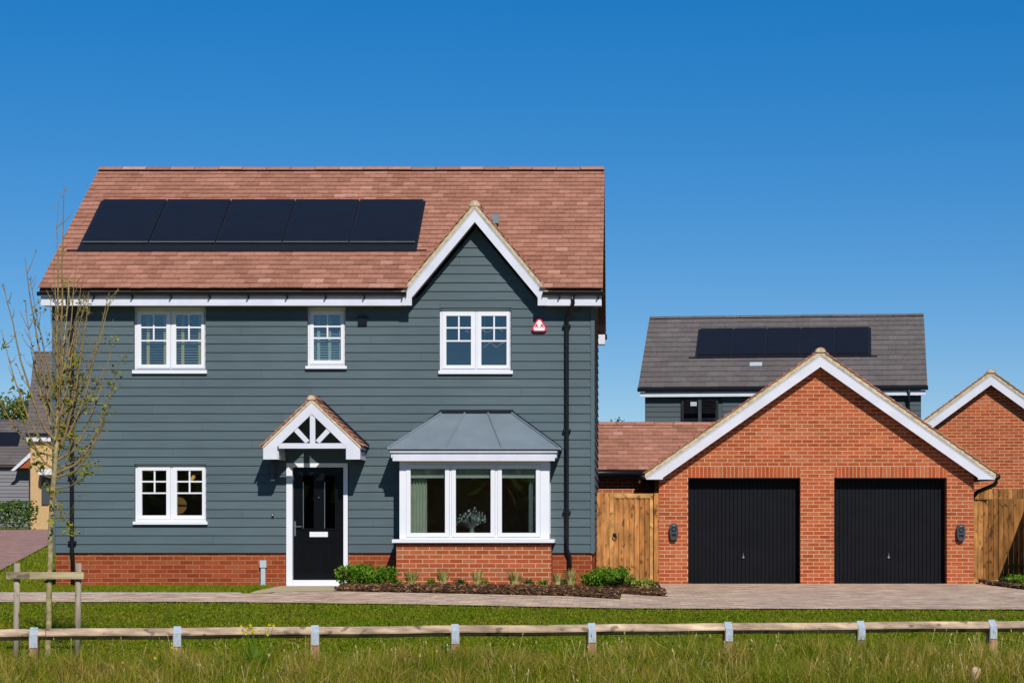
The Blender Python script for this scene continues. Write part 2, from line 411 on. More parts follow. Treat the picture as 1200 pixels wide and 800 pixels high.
# ------------------------------------------------------------------ the ground
def yF(x): return 21.8+.165*(x+6.12)                      # line of the knee rail fence
def yN(x): return np.interp(x, [-60, -11, -6, -3, 0, 10, 60], [31, 31, 31.25, 30.55, 29.85, 29.6, 29.6])   # near edge of the path
def yP(x):                                                  # far edge of the paving
    return np.interp(x, [-60, -5.5, -5.49, -4.62, -4.6, 0.0, .001, .74, .741, 7.04, 7.041, 7.3, 60],
                     [33.0, 33.0, 33.3, 33.5, 33.5, 32.1, 34.0, 34.0, 40.99, 40.99, 40.4, 36.4, 36.4])
def H(x, y):
    x = np.asarray(x, float); y = np.asarray(y, float)
    hh = -.11*smooth01((x+1)/2)
    zn = np.interp(x, [-8, -3, 0, 5], [-.08, -.09, -.12, -.13]); yn = yN(x); yf = yF(x)
    t = np.clip((33.5-y)/(33.5-yn), 0, 1); z = hh*(1-t)+zn*t
    t2 = np.clip((yn-y)/(yn-yf), 0, None); z = np.where(y < yn, zn+(-.42-zn)*np.minimum(t2, 1)-np.maximum(yf-y, 0)*.03, z)
    z = np.maximum(z, -1.1)
    far = smooth01((-10.4-x)/2.6)
    return z+far*np.interp(y, [40, 65, 100, 200], [0, .45, .71, .9])
def sheet(name, xs, ys, zf, mat, kind='structure'):
    X, Y = np.meshgrid(xs, ys); Z = zf(X, Y); nx, ny = len(xs), len(ys)
    v = np.stack([X, Y, Z], -1).reshape(-1, 3)
    i = np.arange((nx-1)*(ny-1)); r, c = i//(nx-1), i % (nx-1); a = r*nx+c
    f = np.stack([a, a+1, a+nx+1, a+nx], 1)
    m = MB(); m.v = v.tolist(); m.f = f.tolist()
    o = m.build(name, mat, None, True); return tag(o, kind=kind)
xs = np.concatenate([[-3000, -900, -300, -120, -60], np.arange(-45, -14, 1.0), np.arange(-14, 9, .3), np.arange(9, 30, 1.5), [45, 90, 250, 800, 3000]])
ys = np.concatenate([[-800, -250, -100, -50, -20, -5, 5], np.arange(10, 42, .3), np.arange(42, 130, 2), [150, 200, 300, 600, 1500, 4000]])
sheet('ground', xs, ys, H, 'soil')
def strip(name, xl, lo, hi, n, mat, dz):
    m = MB()
    for x in xl:
        for k in range(n+1):
            y = lo(x)+(hi(x)-lo(x))*k/n; m.v.append((x, y, float(H(x, y))+dz))
    for i in range(len(xl)-1):
        for k in range(n): a = i*(n+1)+k; m.f.append((a, a+n+1, a+n+2, a+1))
    return tag(m.build(name, mat), kind='structure')
xl = sorted(set(np.round(np.arange(-16, 16.1, .25), 3)) | {-5.5, -5.49, -4.62, -4.6, 0.0, .001, .74, .741, 7.04, 7.041, 7.3, -60., -30., 30., 60.})
strip('block_paved_path', xl, yN, yP, 30, 'paving', .022)
strip('door_paving', list(np.linspace(-5.85, -4.6, 8)), lambda x: float(yP(x))+.001, lambda x: 35.99, 8, 'slab', .026)
for nm, fn, xa, xb in (('path_edging', lambda x: yP(x)+.02, -16, -5.95),):
    m = MB(); q = np.arange(xa, xb+.01, .4)
    for x0, x1 in zip(q, q[1:]):
        a0, a1 = float(fn(x0)), float(fn(x1)); z0, z1 = float(H(x0, a0)), float(H(x1, a1))
        m.add([(x0, a0, z0-.1), (x1, a1, z1-.1), (x1, a1+.05, z1-.1), (x0, a0+.05, z0-.1), (x0, a0, z0+.034), (x1, a1, z1+.034), (x1, a1+.05, z1+.034), (x0, a0+.05, z0+.034)],
              [(4, 5, 6, 7), (0, 1, 5, 4), (2, 3, 7, 6)])
    tag(m.build(nm, 'kerb'), kind='structure')
# the estate road behind on the left
def xe(y): return -13.2-.217*(y-44.6)
m = MB(); yy = np.arange(38, 99, 1.0); nn = 24
for y in yy:
    for k in range(nn+1):
        x = -60+(xe(y)+60)*k/nn; m.v.append((x, y, float(H(x, y))+.03))
for i in range(len(yy)-1):
    for k in range(nn): a = i*(nn+1)+k; m.f.append((a, a+1, a+nn+2, a+nn+1))
tag(m.build('estate_road', 'paving_pink'), kind='structure')
# planting beds
def bed(name, pts_fn, xa, xb, n, label):
    m = MB(); xl = np.linspace(xa, xb, n)
    for x in xl:
        lo, hi = pts_fn(x)
        for k in range(9):
            y = lo+(hi-lo)*k/8; edge = min(k, 8-k if False else 8)/8
            m.v.append((x, y, float(H(x, y))+.028+.025*min(1, k/2)+.02*noise.noise((x*5, y*5, 0))))
    for i in range(n-1):
        for k in range(8): a = i*9+k; m.f.append((a, a+9, a+10, a+1))
    o = tag(m.build(name, 'mulch', None, True), kind='structure')
    c = MB()
    for i in range(int((xb-xa)*900)):
        x = random.uniform(xa, xb); lo, hi = pts_fn(x); y = random.uniform(lo-.06, min(hi, lo+1.6))
        z = float(H(x, y))+.045+.035*min(1, max(0, y-lo)*2)+random.uniform(-.02, .025)
        rot = Matrix.Rotation(random.uniform(0, 6.3), 3, 'Z') @ Matrix.Rotation(random.uniform(-.6, .6), 3, 'X') @ Matrix.Rotation(random.uniform(-.5, .5), 3, 'Y')
        c.mat(frame_m((x, y, z), rot @ Vector((1, 0, 0)), rot @ Vector((0, 1, 0)), rot @ Vector((0, 0, 1)), random.uniform(.03, .09), random.uniform(.015, .035), random.uniform(.008, .018)))
    tag(c.build('bark_chips', 'chip'), label, 'bark mulch', kind='stuff')
bed('planting_bed', lambda x: (float(yP(x))+.03 if x < .72 else 34, 35.93 if x < -.48 else 40.9), -4.58, .735, 60, 'brown bark chips covering the bed under the bay window')
bed('planting_bed', lambda x: (float(np.interp(x, [7.06, 7.3, 9], [40.4, 36.5, 36.5])), 41.2), 7.06, 9, 16, 'brown bark chips below the close board fence')

# ------------------------------------------------------------------ the house
YW = 36.0
HX0, HX1 = -9.78, -.45
house = thing('detached_house', 'two-storey detached house clad in slate blue boards with red tiled roof', 'house', ((HX0+HX1)/2, 39.75, 0))
def wr(x0, y0, x1, y1, Y=YW):          # pixel rectangle -> x0,x1,z0,z1 on the plane Y
    a, b = W(x0, y0, Y); c, d = W(x1, y1, Y); return (a, c, d, b)
win = {'a': wr(157.2, 359.5, 241.2, 433.5), 'b': wr(360.3, 359.5, 405, 428.7), 'c': wr(515.3, 360.6, 599.3, 434), 'd': wr(158, 543.5, 242, 610.6)}
door_r = wr(336.4, 542.3, 408.5, 688)
door_r = (door_r[0], door_r[1], -.02, door_r[3])
bay_x0, bay_x1 = -3.80, -1.171
bay_hole = (bay_x0+.1, bay_x1-.1, -.1, 2.40)
holes = list(win.values())+[door_r, bay_hole]
PZ = .616                                # top of the plinth
GX, GZ, GT = -2.485, 6.563, math.tan(R(50.2))   # front gable: ridge x, top of verge, slope
EZ = 5.0
# wall shell
m = MB()
for (a, b, c, d) in rects_minus(HX0+.03, HX1-.03, PZ, EZ, holes): m.box(a, b, YW, YW+.28, c, d)
zt = GZ-.36
m.xz([(GX-(zt-EZ)/GT, EZ), (GX+(zt-EZ)/GT, EZ), (GX, zt)], YW, YW+.2)
m.box(HX0+.03, HX0+.3, YW+.28, 43.5, PZ, EZ); m.box(HX1-.3, HX1-.03, YW+.28, 43.5, PZ, EZ); m.box(HX0+.03, HX1-.03, 43.22, 43.5, PZ, EZ)
RT = math.tan(R(33.1))
def roofz(y): return 5.086+(min(y, 79.5-y)-35.6)*RT
for xx in (HX0+.03, HX1-.3):
    m.poly((xx, 0, 0), (0, 1, 0), (0, 0, 1), (1, 0, 0), [(36.02, EZ), (43.48, EZ), (39.75, roofz(39.75)-.16)], 0, .27)
wall = m.build('wall', 'board', house)
# the cladding boards, lapped
def lap(z0, p=.15, bot=.030, top=.010): return lambda a, b: bot-(bot-top)*min(max((b-z0)/p, 0), 1)
nrow = 0; z = PZ-.02
while z < GZ-.45:
    top = z+.158
    if z < 4.86:
        segs = spans(HX0, HX1, z, z+.15, holes)
        cl = None
        if z+.15 > 4.95: segs = [(HX0, HX1)]
    else: segs = [(GX-2, GX+2)]
    cl = [(GT, 1, zt+GT*GX-.02), (-GT, 1, zt-GT*GX-.02)] if z >= 4.86 else None
    for (a, b) in segs:
        cuts = [a]; x = HX0-2.2+(nrow*1.37) % 3.6
        while x < b:
            if x > a+.3 and x < b-.3: cuts.append(x)
            x += 3.6
        cuts.append(b)
        for p, q in zip(cuts, cuts[1:]):
            # leave out the strip that a window or the door cuts away inside one board row
            pl = [(p+.0012, z), (q-.0012, z), (q-.0012, top), (p+.0012, top)]
            if cl: pl = clip(pl, cl)
            if not pl: continue
            mm = MB().poly((0, YW, 0), (1, 0, 0), (0, 0, 1), (0, -1, 0), pl, 0, lap(z))
            mm.build('board', 'board', wall)
    nrow += 1; z += .15
# partial boards above windows and doors (rows that an opening only cuts part way)
def part_rows():
    z = PZ-.02
    while z < 4.86:
        for h in holes:
            if h is bay_hole: continue
            # opening top inside this row
            if z+.012 < h[3] < z+.138:
                lo = h[3]
                MB().poly((0, YW, 0), (1, 0, 0), (0, 0, 1), (0, -1, 0), [(h[0], lo), (h[1], lo), (h[1], z+.158), (h[0], z+.158)], 0, lap(z)).build('board', 'board', wall)
            if z+.012 < h[2] < z+.138:
                MB().poly((0, YW, 0), (1, 0, 0), (0, 0, 1), (0, -1, 0), [(h[0], z), (h[1], z), (h[1], h[2]), (h[0], h[2])], 0, lap(z)).build('board', 'board', wall)
        z += .15
part_rows()
# boards of the right-hand side wall (seen at a glancing angle)
z = PZ-.02
while z < roofz(39.75)-.25:
    if z < EZ-.1: y0, y1 = YW, 43.5
    else:
        d = (z+.16-5.086+.16)/RT; y0, y1 = 35.6+d+.05, 79.5-35.6-d-.05
    if y1-y0 > .3:
        MB().poly((HX1-.03, 0, 0), (0, 1, 0), (0, 0, 1), (1, 0, 0), [(y0, z), (y1, z), (y1, z+.158), (y0, z+.158)], 0, lap(z)).build('board', 'board', wall)
    z += .15
part('corner_trim', 'board', house, (HX1-.06, HX1+.006, YW-.036, YW-.001, PZ-.03, 4.83))
part('corner_trim', 'board', house, (HX0-.006, HX0+.05, YW-.036, YW-.001, PZ-.03, 4.83))
part('shadow_strip', 'black', house, (HX0+.01, door_r[0], YW-.022, YW-.002, PZ-.034, PZ-.021), (door_r[1], bay_x0, YW-.022, YW-.002, PZ-.034, PZ-.021), (bay_x1, HX1-.01, YW-.022, YW-.002, PZ-.034, PZ-.021))  # black strip drawn as the shadow line below the lowest boards
# plinth
px0, px1 = HX0+.05, HX1-.04
m = MB()
for (a, b, c, d) in rects_minus(px0, px1, -.3, PZ-.02, [(door_r[0], door_r[1], -.02, 2), (bay_x0, bay_x1, -.4, 2)]): m.box(a, b, YW+.006, YW+.28, c, d)
m.box(px1-.25, px1, YW+.28, 43.4, -.3, PZ-.02); m.box(px0, px0+.25, YW+.28, 43.4, -.3, PZ-.02); m.box(px0, px1, 43.15, 43.4, -.3, PZ-.02)
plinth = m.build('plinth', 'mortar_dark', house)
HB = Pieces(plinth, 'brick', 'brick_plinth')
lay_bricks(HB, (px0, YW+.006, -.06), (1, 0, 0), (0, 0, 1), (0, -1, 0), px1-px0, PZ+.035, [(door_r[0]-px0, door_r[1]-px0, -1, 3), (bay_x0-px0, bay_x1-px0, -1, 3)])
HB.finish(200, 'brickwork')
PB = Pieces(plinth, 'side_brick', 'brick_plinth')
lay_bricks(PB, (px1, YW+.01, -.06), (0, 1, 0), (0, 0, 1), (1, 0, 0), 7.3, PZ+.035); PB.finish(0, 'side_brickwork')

# ---- windows
def bars(name, mat, parent, outer, inner_list, y0, y1):
    m = MB()
    for (a, b, c, d) in rects_minus(*outer, inner_list): m.box(a, b, y0, y1, c, d)
    return m.build(name, mat, parent)
def window(rect, glass, zb, zt, hbars, vbars, sill, Y=YW+.055, slim=.013):
    """rect: frame; glass: [(x0,x1)..]; bars at heights hbars, vertical bars vbars between zt and the lowest hbar"""
    edge = .03
    sashes = [(a-.075, b+.075, zb-.075, zt+.075) for a, b in glass]
    sashes = [(max(s[0], rect[0]+edge), min(s[1], rect[1]-edge), max(s[2], rect[2]+edge), min(s[3], rect[3]-edge)) for s in sashes]
    fr = bars('window', 'white', house, rect, sashes, Y, Y+.07)
    for (s, g, vb) in zip(sashes, glass, vbars):
        sh = bars('sash', 'white', fr, (s[0]+.004, s[1]-.004, s[2]+.004, s[3]-.004), [(g[0], g[1], zb, zt)], Y-.012, Y+.05)
        MB().box(g[0]-.01, g[1]+.01, Y+.022, Y+.028, zb-.01, zt+.01).build('pane', 'glass', fr)
        for i, h in enumerate(hbars): MB().box(g[0], g[1], Y+.004, Y+.021, h-slim, h+slim).build('glazing_bar', 'white', fr)
        if hbars: MB().box(vb-slim, vb+slim, Y+.002, Y+.0215, min(hbars)+slim, zt).build('glazing_bar', 'white', fr)
    MB().box(sill[0], sill[1], YW-.085, YW+.1, sill[2], sill[3]).build('sill', 'white', fr)
    return fr
def X(px): return W(px, 0, YW+.05)[0]
def Z(py): return W(0, py, YW+.05)[1]
window(win['a'], [(X(165.4), X(195)), (X(206.4), X(235.9))], Z(427), Z(369), [Z(383.5), Z(399)], [X(180), X(221.3)], wr(155, 433.5, 242.4, 437.5, 35.93))
window(win['b'], [(X(367.6), X(399.5))], Z(422), Z(369), [Z(382.4), Z(396)], [X(383.7)], wr(358, 428.7, 406.4, 432, 35.93))
window(win['c'], [(X(523), X(552)), (X(564), X(593.7))], Z(427.7), Z(370), [Z(384), Z(399.3)], [X(537.7), X(579)], wr(513.8, 434, 601, 438, 35.93))
window(win['d'], [(X(166.3), X(195)), (X(207.3), X(237))], Z(603.5), Z(551), [Z(564), Z(577.5)], [X(181), X(222)], wr(155.8, 610.6, 243.2, 614.2, 35.93))
# rooms behind the windows
def room(x0, x1, z0, z1, depth, mat):
    y0, y1 = YW+.285, YW+.285+depth
    m = MB(); m.add([(x0, y0, z0), (x1, y0, z0), (x1, y1, z0), (x0, y1, z0), (x0, y0, z1), (x1, y0, z1), (x1, y1, z1), (x0, y1, z1)],
                    [(0, 1, 2, 3), (7, 6, 5, 4), (3, 2, 6, 7), (0, 3, 7, 4), (2, 1, 5, 6)])
    m.build('room', mat, house)
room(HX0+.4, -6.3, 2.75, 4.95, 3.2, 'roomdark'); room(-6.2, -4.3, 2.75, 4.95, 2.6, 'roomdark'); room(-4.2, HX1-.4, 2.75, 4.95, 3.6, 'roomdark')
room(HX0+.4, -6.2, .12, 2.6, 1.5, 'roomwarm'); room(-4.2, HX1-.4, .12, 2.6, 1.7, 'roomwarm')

# ---- front door
dY = YW+.06
X2 = lambda p: W(p, 0, dY)[0]; Z2 = lambda p: W(0, p, dY)[1]
fx0, fx1, fz = X2(336.6), X2(408.3), Z2(542.6)
lx0, lx1, lz0, lz1 = X2(343.8), X2(403.2), Z2(679), Z2(547.5)
dr = part('front_door', 'white', house, (fx0, lx0-.002, YW-.04, dY+.1, .03, fz), (lx1+.002, fx1, YW-.04, dY+.1, .03, fz), (lx0-.002, lx1+.002, YW-.04, dY+.1, lz1+.002, fz))
part('threshold', 'pale_plastic', dr, (fx0, fx1, YW-.10, dY+.1, -.02, .028)); part('weather_bar', 'white', dr, (lx0, lx1, YW-.03, dY+.02, .03, lz0-.002))
gl = [(X2(355), X2(367.8)), (X2(380), X2(392.6))]; gz0, gz1 = Z2(618.7), Z2(556.5)
leaf = bars('door_leaf', 'door', dr, (lx0, lx1, lz0, lz1), [(a, b, gz0, gz1) for a, b in gl], dY, dY+.05)
for a, b in gl:
    MB().box(a, b, dY+.02, dY+.026, gz0, gz1).build('door_pane', 'glass_dark', dr)
    bars('glazing_bead', 'door', dr, (a-.03, b+.03, gz0-.03, gz1+.03), [(a, b, gz0, gz1)], dY-.012, dY+.005)
    MB().box(a+.001, a+.012, dY+.004, dY+.019, gz0, gz1-.12).build('bevel_strip', 'steel', dr)
for a, b in ((X2(354), X2(369)), (X2(380), X2(393.5))):
    mm = MB(); zz0, zz1 = Z2(669), Z2(633)
    for q in rects_minus(a, b, zz0, zz1, [(a+.025, b-.025, zz0+.025, zz1-.025)]): mm.box(q[0], q[1], dY-.012, dY, q[2], q[3])
    mm.box(a+.06, b-.06, dY-.01, dY, zz0+.06, zz1-.06); mm.build('door_moulding', 'door', dr)
part('letterbox', 'white', dr, (X2(363), X2(384.3), dY-.02, dY-.001, Z2(628.7), Z2(622.8)))
MB().box(X2(345), X2(346.8), dY-.012, dY-.001, Z2(627.5), Z2(610.5)).tube([(X2(346), dY-.02, Z2(616.6)), (X2(346), dY-.05, Z2(616.6)), (X2(354), dY-.05, Z2(616.6))], .010, 8).build('door_handle', 'steel', dr)
MB().tube([(X2(373.7), dY-.012, Z2(582.6)), (X2(373.7), dY+.002, Z2(582.6))], .010, 10).build('peephole', 'steel', dr)
part('hallway', 'roomdark', dr, (lx0, lx1, dY+.4, dY+.42, 0, 2.1))

# ---- main roof
P0 = Vector((HX0-.14, 35.6, 5.086)); RL = (HX1+.15)-(HX0-.14); CV = Vector((0, math.cos(R(33.1)), math.sin(R(33.1)))); CN = Vector((0, -CV.z, CV.y))
RIDGE_Y = 39.75; SL = (RIDGE_Y-35.6)/CV.y
m = MB()
x0, x1 = HX0-.13, HX1+.14
prof = [(36.02, roofz(36.02)-.02), (39.75, roofz(39.75)-.02), (43.48, roofz(43.48)-.02), (43.48, roofz(43.48)-.14), (39.75, roofz(39.75)-.14), (36.02, roofz(36.02)-.14)]
m.poly((x0, 0, 0), (0, 1, 0), (0, 0, 1), (1, 0, 0), prof, 0, x1-x0)
roof = m.build('roof', 'felt', house)
gl_x, gr_x = GX-(GZ-5.09)/GT, GX+(GZ-5.09)/GT
m = MB()       # eaves decks left and right of the gable, and at the back
for a, b in ((x0, gl_x+.05), (gr_x-.05, x1)):
    m.poly((a, 0, 0), (0, 1, 0), (0, 0, 1), (1, 0, 0), [(35.64, roofz(35.64)-.02), (36.018, roofz(36.018)-.02), (36.018, roofz(36.018)-.1), (35.64, roofz(35.64)-.06)], 0, b-a)
m.poly((x0, 0, 0), (0, 1, 0), (0, 0, 1), (1, 0, 0), [(43.5, roofz(43.5)-.02), (43.88, roofz(43.88)-.02), (43.88, roofz(43.88)-.06), (43.5, roofz(43.5)-.1)], 0, x1-x0)
m.build('eaves_deck', 'felt', roof)
PVX0, PVX1, PVB0, PVB1, TRB = -9.53, -3.62, 1.69, 3.48, 1.40
def gab_z(x): return GZ+.03-GT*abs(x-GX)
def skip_main(a, b):
    x = P0.x+a; y = P0.y+b*CV.y; zz = P0.z+b*CV.z
    if PVX0+.14 < x < PVX1-.14 and TRB+.1 < b < PVB1-.12: return True
    return zz < gab_z(x)-.12
T = Pieces(roof, 'roof_tile', 'tile')
lay_tiles(T, P0, (1, 0, 0), CV, CN, RL, SL-.04, .225, .177, skip_main)
T.finish(290, 'roof_tiles')
T = Pieces(roof, 'rear_tile', 'tile')
lay_tiles(T, (HX1+.15, 79.5-35.6, 5.086), (-1, 0, 0), (0, -CV.y, CV.z), (0, CV.z, CV.y), RL, SL-.04, .225, .177); T.finish(0, 'rear_tiles')
def ridge(parent, x0, x1, y, zt, step, mat, drop=.075, half=.13, tang=.6):
    n = max(1, round((x1-x0)/step)); st = (x1-x0)/n
    for i in range(n):
        a, b = x0+i*st+.006, x0+(i+1)*st-.006; j = random.uniform(-.004, .004)
        pr = [(y-half, zt-drop+j), (y-half*.45, zt-.02+j), (y, zt+j), (y+half*.45, zt-.02+j), (y+half, zt-drop+j), (y, zt-drop-.01+j)]
        MB().poly((a, 0, 0), (0, 1, 0), (0, 0, 1), (1, 0, 0), pr, 0, b-a).build('ridge_tile', mat, parent)
    MB().poly((x0+.01, 0, 0), (0, 1, 0), (0, 0, 1), (1, 0, 0), [(y-half+.02, zt-drop-.012), (y, zt-.012), (y+half-.02, zt-drop-.012)], 0, x1-x0-.02).build('ridge_bedding', 'gap', parent)
ridge(roof, P0.x, P0.x+RL, RIDGE_Y, roofz(RIDGE_Y)+.085, .45, 'tile')
# right verge board along the gable end
m = MB()
for (a, b) in ((35.62, 39.75), (39.75, 43.88)):
    m.poly((x1, 0, 0), (0, 1, 0), (0, 0, 1), (1, 0, 0), [(a, roofz(a)-.005), (b, roofz(b)-.005), (b, roofz(b)-.10), (a, roofz(a)-.10)], -.02, .004)
m.build('verge_board', 'verge_side', house)
# solar panels
def roofpt(x, b, n): return P0+Vector((x-P0.x, 0, 0))+CV*b+CN*n
pw = (PVX1-PVX0)/5
for i in range(5):
    a, b = PVX0+i*pw+.012, PVX0+(i+1)*pw-.012
    sp = MB().mat(frame_m(roofpt((a+b)/2, (PVB0+PVB1)/2, .072), Vector((1, 0, 0)), CV, CN, b-a, PVB1-PVB0, .035)).build('solar_panel', 'pv_frame', house)
    MB().mat(frame_m(roofpt((a+b)/2, (PVB0+PVB1)/2, .091), Vector((1, 0, 0)), CV, CN, b-a-.036, PVB1-PVB0-.036, .004)).build('solar_glass', 'pv', sp)
    c = MB().mat(frame_m(roofpt((a+b)/2, PVB0-.012, .088), Vector((1, 0, 0)), CV, CN, b-a, .016, .012)).build('clamp_rail', 'lead', sp)
MB().mat(frame_m(roofpt((PVX0+PVX1)/2, (TRB+PVB1)/2, .046), Vector((1, 0, 0)), CV, CN, PVX1-PVX0+.07, PVB1-TRB+.02, .012)).mat(
    frame_m(roofpt((PVX0+PVX1)/2, TRB+.02, .050), Vector((1, 0, 0)), CV, CN, PVX1-PVX0+.42, .04, .01)).build('panel_tray', 'pv_frame', house)
# fascia, soffit, gutters
fz0, fz1 = 4.818, 4.985
for a, b in ((HX0-.12, gl_x+.03), (gr_x-.03, HX1+.13)):
    part('fascia', 'fascia', house, (a, b, 35.68, 35.705, fz0, fz1))
    part('fascia_lip', 'fascia', house, (a, b, 35.672, 35.679, fz0, fz0+.055))
    part('soffit', 'soffit', house, (a, b, 35.706, YW-.002, fz0+.012, fz0+.024))
    g = MB(); n = 9     # half-round gutter
    for k in range(n+1):
        t = math.pi*k/n; g.v += [(a-.03, 35.625-.058*math.cos(t), 5.045-.062*math.sin(t)), (b+.03, 35.625-.058*math.cos(t), 5.045-.062*math.sin(t))]
    for k in range(n): g.f.append((2*k, 2*k+1, 2*k+3, 2*k+2))
    g.box(a-.036, a-.03, 35.565, 35.683, 4.98, 5.045); g.box(b+.03, b+.036, 35.565, 35.683, 4.98, 5.045)
    gu = g.build('gutter', 'black', house, False)
    x = a+.25
    while x < b: part('gutter_bracket', 'black', gu, (x-.012, x+.012, 35.563, 35.68, 4.968, 4.983), (x-.012, x+.012, 35.665, 35.68, 4.93, 4.983)); x += .66
part('fascia', 'fascia', house, (HX0-.12, HX1+.13, 43.79, 43.815, fz0, fz1), (HX1-.03, HX1+.13, 43.5, 43.789, fz0, fz0+.2))
MB().tube([(HX0-.14, 43.87, 5.0), (HX1+.17, 43.87, 5.0)], .06, 8).build('gutter', 'black', house)
def pipe(pts, r, parent, clips):
    o = MB().tube(pts, r, 10).build('downpipe', 'black', parent, True)
    for (x, y, z) in clips: part('pipe_clip', 'black', o, (x-r-.03, x+r+.03, y-.02, y+r+.03, z-.02, z+.02))
xl_ = X(86.8); xr_ = X(664.6)
pipe([(xl_, 35.63, 4.99), (xl_, 35.64, 4.88), (xl_, 35.90, 4.70), (xl_, 35.91, 4.5), (xl_, 35.91, .62), (xl_+.01, 35.93, .5), (xl_+.01, 35.93, -.02)], .036, house, [(xl_, 35.91, z) for z in (4.4, 2.9, 1.9, .78)])
pipe([(X(672), 35.63, 4.99), (X(672), 35.64, 4.86), (X(667), 35.86, 4.70), (xr_, 35.90, 4.62), (xr_, 35.91, 4.45), (xr_, 35.91, .66), (xr_+.05, 35.93, .52), (xr_+.05, 35.93, -.02)], .036, house, [(xr_, 35.91, z) for z in (4.5, 2.7, 1.3)])

# ---- gables with barge boards
def barge(parent, Yf, yw, xc, zp, tan, hw, foot_z, foot_w, mort, board, name='barge_board', th=.03, soffit=True):
    """white boards with a mortar verge on top; outer line falls from (xc,zp)"""
    for sg in (-1, 1):
        o1 = zp-mort; e1 = o1-tan*hw
        inner = lambda d: zp-mort-board-tan*d
        pts = [(xc, o1), (xc+sg*hw, e1), (xc+sg*hw, foot_z), (xc+sg*(hw-foot_w), foot_z), (xc+sg*(hw-foot_w), max(inner(hw-foot_w), foot_z+.01)), (xc, o1-board)]
        MB().xz(pts, Yf, Yf+th).build(name, 'fascia', parent)
        MB().xz([(xc, zp), (xc+sg*(hw+.02), zp-tan*(hw+.02)), (xc+sg*(hw+.02), zp-mort-tan*(hw+.02)), (xc, zp-mort)], Yf-.012, Yf+.06).build('verge_mortar', 'verge', parent)
        MB().xz([(xc, o1-.012), (xc+sg*(hw-.01), e1-.012), (xc+sg*(hw-.01), e1-.035), (xc, o1-.035)], Yf-.004, Yf-.001).build('verge_trim', 'pale_plastic', parent)
        if soffit and yw-Yf-th > .05:
            MB().xz([(xc, o1-board+.03), (xc+sg*(hw-foot_w), inner(hw-foot_w)+.03), (xc+sg*(hw-foot_w), inner(hw-foot_w)+.05), (xc, o1-board+.05)], Yf+th+.001, yw-.032).build('soffit', 'soffit', parent)
hw = (GZ-5.075)/GT
barge(house, 35.65, YW, GX, GZ, GT, hw, fz0, .165, .085, .235)
# gable roof running back into the main roof
gdY = 35.66
for sg in (-1, 1):
    ca = math.cos(math.atan(GT)); sa = math.sin(math.atan(GT))
    V = Vector((-sg*ca, 0, sa)); N = Vector((sg*sa, 0, ca)); SLg = hw/ca
    back = 35.6+(GZ-5.086)/RT+.1
    def skip_g(a, b, sg=sg, V=V, SLg=SLg):
        zz = GZ-GT*hw+b*V.z
        return roofz(gdY-.02+a) > zz+.06
    T = Pieces(roof, 'gable_tile', 'tile')
    O = Vector((GX+sg*hw, gdY-.03, GZ-GT*hw))
    lay_tiles(T, O, (0, 1, 0), V, N, back-gdY, SLg+.02, .225, .15, skip_g, ends=0); T.finish(0, 'gable_tiles')
    MB().add([(GX+sg*hw, gdY+.03, GZ-GT*hw-.02), (GX, gdY+.03, GZ-.02), (GX, back, GZ-.02), (GX+sg*hw, 36.1, GZ-GT*hw-.02)], [(0, 1, 2, 3)]).build('gable_deck', 'felt', roof)
def ridge_y(parent, xc, y0, y1, zt, step, mat, half=.11, drop=.09, base='gable_ridge_tile'):
    n = max(1, round((y1-y0)/step)); st = (y1-y0)/n
    for i in range(n):
        pr = [(xc+half*math.cos(t), zt-drop+drop*math.sin(t)*1.0) for t in [math.pi*k/8 for k in range(9)]]
        MB().xz(pr, y0+i*st+.004, y0+(i+1)*st-.004).build(base, mat, parent)
    pr = [(xc+(half-.02)*math.cos(t), zt-drop-.01+(drop)*math.sin(t)) for t in [math.pi*k/8 for k in range(9)]]
    MB().xz(pr, y0-.004, y0+.1).build('ridge_mortar', 'verge', parent)
ridge_y(roof, GX, 35.63, 37.6, GZ+.05, .4, 'tile')
part('valley_lead', 'lead', roof, (W(576, 0, 37.4)[0], W(584, 0, 37.4)[0], 37.55, 37.62, W(0, 262, 37.6)[1], W(0, 251, 37.6)[1]))

